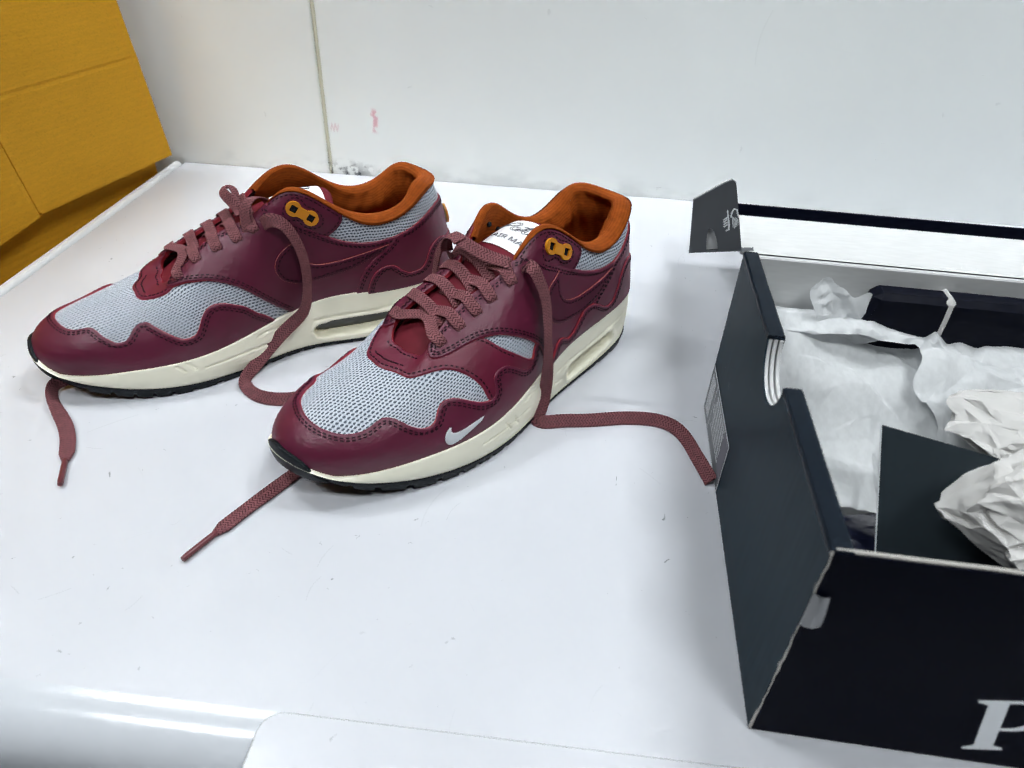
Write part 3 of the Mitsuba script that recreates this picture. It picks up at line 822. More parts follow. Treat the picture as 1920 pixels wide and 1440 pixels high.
        if not PS.contains(shapely.Point(q[len(q) // 3] * [SX, SY])):
            q = offset_line(sw, 0.0023, -1)
        keep = shapely.contains_xy(PS.buffer(-0.0010), q[:, 0] * SX, q[:, 1] * SY)
        leather_panel('swoosh', sw, 0.0021, m='suede_swoosh', edge='swoosh_edge', t=0.0012, skirt=0.0016, inset=0.0007, grid=0.0026, lines=[q[keep]] if keep.sum() > 10 else (),
                      label='burgundy leather swoosh with raised brighter edges')
    # --- ankle panels and figure-eight eyelets
    for A in (True, False):
        poly = smooth_poly((ANK_A + ANK_A[:1]) if A else (mirror_s(ANK_A + ANK_A[:1])))[:-1]
        PP = Polygon(poly * [SX, SY]).buffer(0)
        q = offset_line(poly, 0.0022, 1)
        if not PP.contains(shapely.Point(q[len(q) // 3] * [SX, SY])):
            q = offset_line(poly, 0.0022, -1)
        ey = EYE_A if A else EYE_B
        cs = [np.array(e) for e in ey]
        # local frame of the eyelet plate
        m0 = (cs[0] + cs[1]) / 2
        p0, p1 = [S(np.array([e[0]]), np.array([e[1]]))[0] for e in cs]
        n0 = SNO(m0[:1], m0[1:])[0]
        ex = (p1 - p0) / np.linalg.norm(p1 - p0)
        ez = n0 - ex * (n0 @ ex)
        ez /= np.linalg.norm(ez)
        ey_ = np.cross(ez, ex)
        hw = np.linalg.norm(p1 - p0) / 2
        R = 0.0054
        fig = shapely.Point(-hw, 0).buffer(R).union(shapely.Point(hw, 0).buffer(R)).union(shapely.box(-hw, -0.0036, hw, 0.0036)).buffer(-0.0012).buffer(0.0012).buffer(0.0015).buffer(-0.0015)
        holes = unary_union([shapely.box(-hw - 0.0025, -0.0025, -hw + 0.0025, 0.0025), shapely.box(hw - 0.0025, -0.0025, hw + 0.0025, 0.0025)])
        dd = fig.buffer(0.0026)
        ring = np.array(dd.exterior.coords)
        o = (p0 + p1) / 2
        # stitching round the plate: map ring to the surface by solving (s, v)
        a = (S(m0[:1] + 1e-3, m0[1:]) - S(m0[:1] - 1e-3, m0[1:]))[0] / 2e-3
        b = (S(m0[:1], m0[1:] + 1e-3) - S(m0[:1], m0[1:] - 1e-3))[0] / 2e-3
        W = ring[:, :1] * ex + ring[:, 1:] * ey_
        sol = np.linalg.lstsq(np.stack([a, b], 1), W.T, rcond=None)[0].T + m0
        sol = resample(sol * [SX, SY], 0.0008) / [SX, SY]
        keep = shapely.contains_xy(PP.buffer(-0.001), q[:, 0] * SX, q[:, 1] * SY) & (q[:, 1] > 0.66)
        puff = lambda s, v: 0.0016 * np.clip(np.sin(np.clip((v - 0.62) / 0.36, 0, 1) * np.pi), 0, 1)
        leather_panel('ankle_panel', poly, 0.0001, t=0.0013, edge='leather', lines=[q[keep], sol], extra_h=puff, grid=0.0026)
        pm = prism(fig.difference(holes), 0.0022)
        key = put('eyelet_plate', xf(pm, o + ez * 0.0012, ex, ey_, ez), 'orange_plastic', smooth=30, label='orange plastic eyelet plate with two square holes')
        sub = key.split('__', 1)[1]
        bk = prism(holes.buffer(0.0003), 0.0004)
        put(sub + '__hole', xf(bk, o + ez * 0.0015, ex, ey_, ez), 'black_rubber')
    # --- collar mesh, padded, round the heel
    s = np.linspace(-0.175, 0.175, 150)
    v = np.linspace(0.58, 0.985, 22)
    G = np.stack(np.meshgrid(v, s, indexing='ij'), -1)
    pad = 0.0012 * np.sin(np.clip((G[..., 0] - 0.62) / 0.33, 0, 1) * np.pi) - 0.0008
    V = (S(G[..., 1], G[..., 0]) + SNO(G[..., 1], G[..., 0]) * pad[..., None]).reshape(-1, 3)
    uvc = np.c_[(G[..., 1] * SX).ravel(), V[:, 2]]
    put('collar_mesh', trimesh.Trimesh(V, grid_faces(22, 150), process=False), 'mesh_fabric', uv=uvc, label='light grey knit mesh band around the ankle')
    # --- heel counter and wavy heel guard
    top = smooth_poly([q for q in QT_A if -0.107 < q[0] < 0.107])
    ha, hb = smooth_poly(H1_A), smooth_poly(H1_B)
    low = np.c_[np.linspace(-0.152, 0.152, 120), np.full(120, -0.03)]
    poly = np.vstack([top, hb, low, ha[::-1]])
    PP = Polygon(poly * [SX, SY]).buffer(0)
    L = []
    for q0, dists in ((ha, (0.0022, 0.0038)), (hb, (0.0022, 0.0038)), (top, (0.0022, 0.0038))):
        for d in dists:
            for sd in (1, -1):
                q = offset_line(q0, d, sd)
                if PP.contains(shapely.Point(q[len(q) // 2] * [SX, SY])):
                    L.append(q[q[:, 1] > 0.02])
    leather_panel('heel_counter', poly, 0.0017, lines=L, t=0.0016)
    wa, wb = smooth_poly(W_A), smooth_poly(W_B)
    low = np.c_[np.linspace(-0.139, 0.212, 140), np.full(140, -0.035)]
    poly = np.vstack([wa[::-1][:-1][::1][::1], ])
    poly = np.vstack([wb, wa[::-1], low[::-1]])
    PP = Polygon(poly * [SX, SY]).buffer(0)
    L = []
    for q0 in (wa, wb):
        for d in (0.0022, 0.0038):
            for sd in (1, -1):
                q = offset_line(q0, d, sd)
                k = shapely.contains_xy(PP.buffer(-0.001), q[:, 0] * SX, q[:, 1] * SY)
                if k.mean() > 0.5:
                    L.append(q[k])
    leather_panel('heel_guard', poly, 0.0027, lines=L, t=0.0016)
    # orange emblem at the back of the heel
    o, n = S(np.array([0.0]), np.array([0.50]))[0], SNO(np.array([0.0]), np.array([0.50]))[0]
    ex = np.array([0, 1.0, 0])
    ey_ = np.cross(n, ex)
    pm = prism(shapely.affinity.scale(shapely.Point(0, 0).buffer(0.006), 1.0, 1.35), 0.0016)
    put('heel_emblem', xf(pm, o + n * 0.0026, ex, ey_ / np.linalg.norm(ey_), n), 'orange_plastic', smooth=30, label='small orange emblem on the heel')
    # --- embroidered mini swoosh on the outer toe
    mp = smooth_poly(MINI + MINI[:1], step=0.0006)[:-1]
    mesh, sv, E = panel(mp, 0.0010, 0.0006, inset=0.0004, grid=0.0012, skirt=0.0006)
    put('mini_swoosh', cat(mesh, E), 'white_thread', uv=np.vstack([sv * [SX, SY], np.zeros((len(E.vertices), 2))]), label='small white embroidered swoosh above the outer sole')
    # --- padded lining: over the rim and down inside
    s = np.linspace(-0.262, 0.258, 260)
    ss = np.abs(s)
    ear = np.clip((ss - 0.13) / 0.05, 0, 1)
    ear = ear * ear * (3 - 2 * ear)
    vr = 0.918 + 0.052 * ear + 0.02 * np.exp(-(ss / 0.05) ** 2)
    r = 0.0060 * (1 - ear) + 0.0024 * ear
    rows, uvr = [], []
    nT = SNO(s, np.full_like(s, 0.97))
    nT[:, 2] *= 0.3
    nT /= np.linalg.norm(nT, axis=1)[:, None]
    top = S(s, np.full_like(s, 1.0))
    rows.append(S(s, vr) - SNO(s, vr) * 0.0012)
    rows.append(S(s, vr) + SNO(s, vr) * (0.0006 + 0.15 * r)[:, None])
    vm = vr + (1 - vr) * 0.5
    rows.append(S(s, vm) + nT * (0.0006 + 0.30 * r)[:, None])
    for ang in np.radians([15, 45, 75, 105, 135, 165]):
        rows.append(top - nT * r[:, None] + np.cos(ang) * nT * r[:, None] * 1.0 + np.array([0, 0, 1.0]) * ((np.sin(ang) - 0.75) * r)[:, None] + nT * (0.0006 + 0.1 * r * math.cos(ang))[:, None])
    # inside wall
    for vv in np.linspace(0.93, 0.06, 16):
        q = S(s, np.full_like(s, vv))
        n = SNO(s, np.full_like(s, vv))
        padd = (0.0060 + 0.0085 * math.exp(-((vv - 0.80) / 0.20) ** 2)) * (1 - ear) * (1 - 0.45 * np.exp(-(s / 0.022) ** 2)) + 0.0046 * ear
        padd = padd + 0.004 * np.exp(-((ss - 0.085) / 0.03) ** 2) * math.exp(-((vv - 0.75) / 0.25) ** 2) + 0.0006 * np.sin(s * 300 + vv * 8) * (1 - ear)
        rows.append(q - n * padd[:, None])
    V = np.stack(rows, 0)
    d = np.r_[0, np.cumsum(np.linalg.norm(np.diff(V[:, 100], axis=0), axis=1))]
    uvl = np.stack(np.broadcast_arrays((s * SX)[None, :] , d[:, None]), -1).reshape(-1, 2)
    # ribs run along the rim on the wall, so swap the axes of the texture
    put('collar_lining', sheet(V), 'rust_lining', uv=uvl[:, ::-1] * [1.0, 1.0], label='rust orange padded fabric lining of the collar')
    # two small holes on the lining where the eyelets come through
    for e in (EYE_B if not mir else ()):
        sE, vE = np.array([e[0]]), np.array([e[1]])
        o = S(sE, vE)[0] - SNO(sE, vE)[0] * 0.0052
        n = -SNO(sE, vE)[0]
        put('eyelet_hole', trimesh.creation.icosphere(subdivisions=2, radius=0.0019).apply_transform(np.array([[1, 0, 0, o[0]], [0, 1, 0, o[1]], [0, 0, 1, o[2]], [0, 0, 0, 1.0]])), 'black_rubber', smooth=True)
    # insole
    si = np.linspace(0, 1, 200, endpoint=False)
    ring = S(si, np.full_like(si, 0.10)) - SNO(si, np.full_like(si, 0.10)) * 0.003
    ctr = np.stack([ring * (1 - t) + np.c_[ring[:, 0], ring[:, 1] * 0, ring[:, 2]] * t for t in (0, 0.5, 1.0)], 0)
    put('insole', sheet(ctr, True), 'rust_lining', uv=ctr.reshape(-1, 3)[:, :2])
    # --- tongue
    cp = np.array([(0.080, 0.0570), (0.100, 0.0705), (0.126, 0.0880), (0.150, 0.0995), (0.170, 0.1070), (0.190, 0.1120), (0.206, 0.1135), (0.2165, 0.1110)])
    hwid = np.array([0.020, 0.022, 0.0215, 0.022, 0.0225, 0.0215, 0.0205, 0.0185])
    tc = CubicSpline(np.arange(8), np.c_[cp, hwid])(np.linspace(0, 7, 70))
    bt = np.linspace(-1, 1, 31)

    def tong(tt, bb, off):
        """Tongue surface: tt 0..1 from the throat up, bb metres across, off above."""
        k = np.clip(tt, 0, 1) * 69
        x, z, w_ = [np.interp(k, np.arange(70), tc[:, j]) for j in range(3)]
        dx, dz = [np.interp(k, np.arange(70), np.gradient(tc[:, j])) for j in range(2)]
        L = np.sqrt(dx ** 2 + dz ** 2)
        nx, nz = -dz / L, dx / L
        drop = 13.0 * bb ** 2 * (0.6 + 0.4 * np.clip(tt, 0, 1))
        sl = -26.0 * bb * (0.6 + 0.4 * np.clip(tt, 0, 1))
        nn = np.stack([nx, -sl, nz], -1)
        nn /= np.linalg.norm(nn, axis=-1, keepdims=True)
        return np.stack([x - nx * 0 - drop * nx, bb + 0.001, z - drop * nz], -1) + nn * np.asarray(off)[..., None]
    tt = np.linspace(0, 1, 70)
    BB = bt[None, :] * tc[:, 2:3]
    TTT = np.broadcast_to(tt[:, None], BB.shape)
    edge = np.clip((1 - np.abs(bt)) / 0.12, 0, 1)[None, :] * np.clip((1 - tt) / 0.05, 0, 1)[:, None] ** 0.5
    up_ = tong(TTT, BB, 0.0022 * np.sqrt(edge))
    dn_ = tong(TTT, BB, -0.0028 * np.sqrt(edge))
    put('tongue', cat(sheet(up_), sheet(dn_)), 'tongue_red', smooth=60, label='dark red padded tongue between the lace holes')
    # woven label on the tongue
    sgn = 1.0 if mir else -1.0           # the side to which the writing reads
    lt = np.linspace(0.60, 0.90, 26)
    lb = np.linspace(-0.0162, 0.0162, 24)
    Lb, Lt = np.meshgrid(lb, lt)
    put('tongue__label', sheet(tong(Lt, Lb, 0.0028 + 0 * Lb)), 'label_white', smooth=True, label='white woven tongue label with thin grey lettering')

    def flat_to_tongue(m, t0, height):
        """Maps lettering (x right, y up, z out; metres) onto the tongue; y = 0 at t0."""
        V = np.asarray(m.vertices)
        tlen = 0.178
        return trimesh.Trimesh(tong(t0 + V[:, 1] / tlen, sgn * V[:, 0], 0.0029 + V[:, 2]), m.faces, process=False)
    tm = meshkit.text_mesh('AIR MAX', 0.0052, 0.0002)
    tm.apply_translation([-tm.bounds.mean(0)[0], 0, 0])
    tm.apply_scale([1.0, 1.0, 1.0])
    put('tongue__lettering', flat_to_tongue(tm, 0.655, 0), 'ink')
    strokes = []
    scr = {'P': [(-17, 0), (-15, 8), (-12, 15), (-7, 16), (-6, 11), (-11, 7), (-14, 6)], 'a': [(-3, 6), (-7, 6), (-8, 2), (-5, 0), (-2, 5), (-3, 0), (0, 2)],
           't1': [(0, 2), (4, 14), (5, 16), (3, 6), (3, 0), (6, 2)], 't2': [(6, 2), (9, 13), (10, 16), (8, 6), (8, 0), (11, 2)], 'bar': [(-1, 11), (5, 12), (12, 13)],
           'a2': [(15, 6), (12, 6), (10, 2), (13, 0), (16, 5), (15, 0), (19, 3)]}
    for q in scr.values():
        q = np.array(q, float) * 1e-3
        c2 = spline(np.c_[q, q[:, 0] * 0], 26)
        for o in (-0.0008, 0.0008):
            strokes.append(tube(c2 + [o, 0.0006 * np.sign(o), 0.0], 0.00028, 5))
    put('tongue__script_logo', flat_to_tongue(cat(*strokes), 0.735, 0), 'ink')
    # --- midsole with air window, grooves and dents
    n_s, n_t = 1400, 40
    sm = np.arange(n_s) / n_s
    tm_ = np.linspace(0, 1, n_t)
    ci = CubicSpline(np.arange(NS + 1) / NS, np.concatenate([np.c_[MIDC, TOPC, NB], np.c_[MIDC, TOPC, NB][:1]]), bc_type='periodic')(sm)
    lo, hi, nb = ci[:, :3], ci[:, 3:6].copy(), np.c_[ci[:, 6:8], np.zeros(n_s)]
    hi[:, 2] = np.maximum(hi[:, 2], lo[:, 2] + 0.0012)
    SM, TM = np.meshgrid(sm, tm_, indexing='ij')
    q = np.stack([SM * SX, TM * 0.034], -1)
    pt = shapely.points(q.reshape(-1, 2))
    dep = np.zeros(SM.shape)
    for W_ in (WIN, WIN_B):
        W_ = np.asarray(W_)
        poly = Polygon(W_ * [SX, 0.034]).buffer(-0.002).buffer(0.002)
        dist = shapely.distance(pt, poly.exterior).reshape(SM.shape) * np.where(shapely.contains_xy(poly, q[..., 0], q[..., 1]), 1, -1)
        dep += 0.0105 * np.clip((dist + 0.0005) / 0.0026, 0, 1) ** 0.8 - 0.0006 * np.exp(-((dist + 0.0022) / 0.0012) ** 2)
    grooves = [([(0.199, 0.60), (0.163, 0.585), (0.135, 0.583), (0.105, 0.622), (0.083, 0.621), (0.060, 0.618), (0.03, 0.60)], 0.0011, 0.00075), ([(0.081, 0.30), (0.060, 0.355)], 0.0010, 0.0009), ([(0.203, 0.35), (0.186, 0.31)], 0.0010, 0.0009),
               ([(0.318, 0.60), (0.30, 0.60), (0.28, 0.585), (0.25, 0.50)], 0.0012, 0.0010), ([(0.26, 0.86), (0.249, 0.86), (0.234, 0.80)], 0.0010, 0.0009)]
    for g, dp, wd in grooves:
        for mm in (g, mirror_s(g)):
            ln = LineString(np.asarray(mm) * [SX, 0.034])
            dist = shapely.distance(pt, ln).reshape(SM.shape)
            dep += dp * np.exp(-(dist / wd) ** 2)
    for g in ([(0.343, 0.90), (0.337, 0.64)], [(0.333, 0.92), (0.327, 0.64)], [(0.289, 0.77), (0.283, 0.45)], [(0.277, 0.74), (0.272, 0.42)]):
        if g[0][0] > 0.3:
            g = mirror_s(g)
        dist = shapely.distance(pt, LineString(np.asarray(g) * [SX, 0.034])).reshape(SM.shape)
        dep += 0.0010 * np.exp(-(dist / 0.0013) ** 4)
    bul = 0.0013 * np.sin(np.pi * np.clip(TM, 0, 1)) + 0.0016 * TM
    V = lo[:, None] * (1 - TM[..., None]) + hi[:, None] * TM[..., None] + nb[:, None] * (bul - dep)[..., None]
    lipc = np.stack([hi + nb * 0.0010 + [0, 0, 0.0005], hi - nb * 0.0006 + [0, 0, 0.0004], hi - nb * 0.004 - [0, 0, 0.001]], 1)
    V = np.concatenate([V, lipc], 1)
    mm_ = trimesh.Trimesh(V.reshape(-1, 3), 0, process=False) if False else None
    f = grid_faces(n_s, n_t + 3)
    last = np.arange(n_t + 2)
    a_, b_ = (n_s - 1) * (n_t + 3) + last, last
    f = np.vstack([f, np.c_[a_, b_, b_ + 1], np.c_[a_, b_ + 1, a_ + 1]])
    put('midsole', trimesh.Trimesh(V.reshape(-1, 3), f, process=False), 'cream_foam', smooth=50, label='cream foam midsole with grooves and an air window')
    for W_ in (WIN, WIN_B):
        # the clear cushion seen at the back of the window: upper two thirds of the recess
        a0, a1 = min(x for x, _ in W_) + 0.001, max(x for x, _ in W_) - 0.001
        s2 = np.linspace(a0, a1, 60)
        c2 = CubicSpline(np.arange(NS + 1) / NS, np.concatenate([np.c_[MIDC, TOPC, NB], np.c_[MIDC, TOPC, NB][:1]]), bc_type='periodic')(s2)
        rr = []
        for t_, dd in ((0.16, 0.0078), (0.25, 0.0074), (0.40, 0.0074), (0.50, 0.0078)):
            rr.append(c2[:, :3] * (1 - t_) + c2[:, 3:6] * t_ - np.c_[c2[:, 6:8], np.zeros(60)] * dd)
        put('midsole__air_window', sheet(np.stack(rr, 0)), 'window_glass', smooth=True)
    # --- outsole: black tread band with lugs, and the toe bumper
    n_s = 1200
    sm = np.arange(n_s) / n_s
    ci = CubicSpline(np.arange(NS + 1) / NS, np.concatenate([np.c_[MIDC, BOTC, NB], np.c_[MIDC, BOTC, NB][:1]]), bc_type='periodic')(sm)
    lo, bo, nb = ci[:, :3], ci[:, 3:6].copy(), np.c_[ci[:, 6:8], np.zeros(n_s)]
    ph = np.mod(sm * 46 + 0.3 * np.sin(sm * 40), 1)
    lug = np.clip(np.minimum(ph, 1 - ph) / 0.06 - 1.2, 0, 1)          # 1 on a lug, 0 in the gap between
    away = np.clip((np.abs(sm - 0.5) - 0.035) / 0.02, 0, 1)
    gap = (1 - lug) * away
    bo[:, 2] = np.maximum(bo[:, 2], 0.0004)
    mid_ = bo + (lo - bo) * 0.45
    rows = [lo + nb * 0.0006 + [0, 0, 0.0004], lo + nb * 0.0009 - [0, 0, 0.0006], mid_ + nb * 0.0007, bo + nb * (0.0006 - 0.0012 * gap)[:, None] + np.c_[gap * 0, gap * 0, gap * 0.0018], bo - nb * 0.010 + np.c_[gap * 0, gap * 0, gap * 0.0018 + 0.0001], np.c_[bo[:, 0], bo[:, 1] * 0.2, bo[:, 2] + 0.002]]
    put('outsole', sheet(np.stack(rows, 0), True), 'black_rubber', smooth=30, label='black rubber outsole with small tread lugs')
    mesh, sv, E = panel(smooth_poly(BUMPER + BUMPER[:1])[:-1], 0.0026, 0.0016, skirt=0.004)
    put('outsole__toe_bumper', cat(mesh, E), 'black_rubber', smooth=40)
    return place, put


def ribbon(pts, hint, width=0.0092, thick=0.0011, wscale=None):
    """A flat woven lace along pts (n x 3) whose face looks along hint (n x 3): (mesh, uv)."""
    pts = np.asarray(pts, float)
    n = len(pts)
    t = np.gradient(pts, axis=0)
    t /= np.linalg.norm(t, axis=1)[:, None]
    w = np.cross(hint, t)
    w /= np.maximum(np.linalg.norm(w, axis=1), 1e-9)[:, None]
    f = np.cross(t, w)
    ws = np.ones(n) if wscale is None else np.asarray(wscale)
    d = np.r_[0, np.cumsum(np.linalg.norm(np.diff(pts, axis=0), axis=1))]
    prof = [(-1, 0.0), (-0.97, 0.8), (-0.7, 1.0), (0, 0.92), (0.7, 1.0), (0.97, 0.8), (1, 0), (0.97, -0.8), (0.7, -1), (0, -0.92), (-0.7, -1), (-0.97, -0.8)]
    V, uv = [], []
    for a, b in prof:
        V.append(pts + w * (a * width / 2 * ws)[:, None] + f * (b * thick / 2 * (1 + 0.9 * (1 - ws)))[:, None])
        uv.append(np.c_[d, np.full(n, a * width / 2)])
    V, uv = np.stack(V, 1), np.stack(uv, 1)
    m = sheet(V, True)
    k = len(prof)
    caps = [[0, i, i + 1] for i in range(1, k - 1)] + [[(n - 1) * k, (n - 1) * k + i + 1, (n - 1) * k + i] for i in range(1, k - 1)]
    return trimesh.Trimesh(m.vertices, np.vstack([m.faces, caps]), process=False), uv.reshape(-1, 2)


def lacing(put):
    """The laces through the holes, on a shoe in its own coordinates."""
    HA = [(S(np.array([a]), np.array([b]))[0], SNO(np.array([a]), np.array([b]))[0]) for a, b in HOLE_A]
    HB = [(S(np.array([a]), np.array([b]))[0], SNO(np.array([a]), np.array([b]))[0]) for a, b in HOLE_B]
    EA = [S(np.array([a]), np.array([1.0]))[0] for a, _ in HOLE_A]
    EB = [S(np.array([a]), np.array([1.0]))[0] for a, _ in HOLE_B]
    up = np.array([-0.25, 0, 1.0])

    def run(ctrl, hints, key='lace', n=46, ws=None):
        P = spline(ctrl, n)
        H = spline(hints, n) if len(hints) == len(ctrl) else np.broadcast_to(hints[0], (n, 3))
        m, uv = ribbon(P, H, wscale=ws, width=0.0081)
        put(key, m, 'lace_weave', uv=uv)
    end = 0.45 + 0.55 * np.sqrt(np.clip(np.minimum(np.arange(46), 45 - np.arange(46)) / 9.0, 0, 1))
    endB = 0.45 + 0.55 * np.sqrt(np.clip((45 - np.arange(46)) / 12.0, 0, 1))

    def hole_pts(H, E):
        p, n = H
        o = p - E
        o /= np.linalg.norm(o)
        return [E + n * 0.0019 - o * 0.001, (p + E) / 2 + n * 0.0028, p + n * 0.0026, p + n * 0.0010 + o * 0.0024, p - n * 0.0022 + o * 0.0032], [n * 0.6 + up * 0.4, n, n, n * 0.55 + o * 0.7, n * 0.2 + o]
    # bottom bar
    def straight(p, c, s0):
        """Where a lace running straight from c to the hole p crosses the edge of its flap (near s0)."""
        sv = np.linspace(s0 - 0.03, s0 + 0.03, 121)
        E = S(sv, np.ones_like(sv))
        d = (c - p)[:2] / np.linalg.norm((c - p)[:2])
        q = E[:, :2] - p[:2]
        return E[np.abs(q[:, 0] * d[1] - q[:, 1] * d[0]).argmin()]
    a, ha = hole_pts(HA[0], straight(HA[0][0], HB[0][0], HOLE_A[0][0]))
    b, hb = hole_pts(HB[0], straight(HB[0][0], HA[0][0], HOLE_B[0][0]))
    mid = (EA[0] + EB[0]) / 2 + [0, 0, 0.0002]
    run(np.array(b[::-1] + [mid] + a), np.array(hb[::-1] + [up] + ha), 'lace', ws=end)
    # criss-cross rows: one lace to the outer hole lies under the one to the inner hole
    for i in range(1, 5):
        gapA, gapB = EA[i - 1] * 0.75 + EA[i] * 0.25, EB[i - 1] * 0.75 + EB[i] * 0.25
        inA, inB = gapA + [0.002, 0.0035, -0.0035], gapB + [0.002, -0.0035, -0.0035]
        # to the outer (A) hole from under the inner edge
        ea = straight(HA[i][0], inB, HOLE_A[i][0])
        a, ha = hole_pts(HA[i], ea)
        c = inB * 0.5 + ea * 0.5 + np.array([0, 0, 0.0002])
        run(np.array([inB, c] + a), np.array([up, up] + ha), 'lace', ws=endB)
        eb = straight(HB[i][0], inA, HOLE_B[i][0])
        b, hb = hole_pts(HB[i], eb)
        c = inA * 0.5 + eb * 0.5 + np.array([0, 0, 0.0030])
        run(np.array([inA, c] + b), np.array([up, up] + hb), 'lace', ws=endB)
    return HA, HB, EA, EB


def world_lace(root, rows, n=120, tip=True, width=0.0082):
    """A loose lace in world coordinates. rows: x, y, z and the direction its face looks."""
    rows = np.asarray(rows, float)
    Q = spline(rows, n)
    H = Q[:, 3:]
    ws = np.ones(n)
    if tip:
        ws[-8:] = np.linspace(1, 0.40, 8)
    m, uv = ribbon(Q[:, :3], H, wscale=ws, width=width)
    key = add(root + '__loose_lace', m, 'lace_weave', smooth=True, uv=uv)
    if tip:
        t = Q[-1, :3] - Q[-3, :3]
        t /= np.linalg.norm(t)
        e = Q[-1, :3] - t * 0.002
        add(key + '__lace_tip', tube(np.linspace(e, e + t * 0.024, 8), np.array([0.0014, 0.00175, 0.0018, 0.0018, 0.0018, 0.0018, 0.0018, 0.0015]), 10), 'lace_tip', smooth=60)


SHOES = [('sneaker', POSE[0], False), ('sneaker_001', POSE[1], True)]
put_of = {}
for root, pose, mir in SHOES:
    labels[root] = {}
    place, put = build_shoe(root, pose, mir, None)
    lacing(put)
    put_of[root] = (place, put)
tag('sneaker', 'burgundy leather sneaker in front, with the small white swoosh on its toe', 'sneaker', group='pair of burgundy sneakers')
tag('sneaker_001', 'burgundy leather sneaker at the left behind the other one, nearer the brown carton', 'sneaker', group='pair of burgundy sneakers')
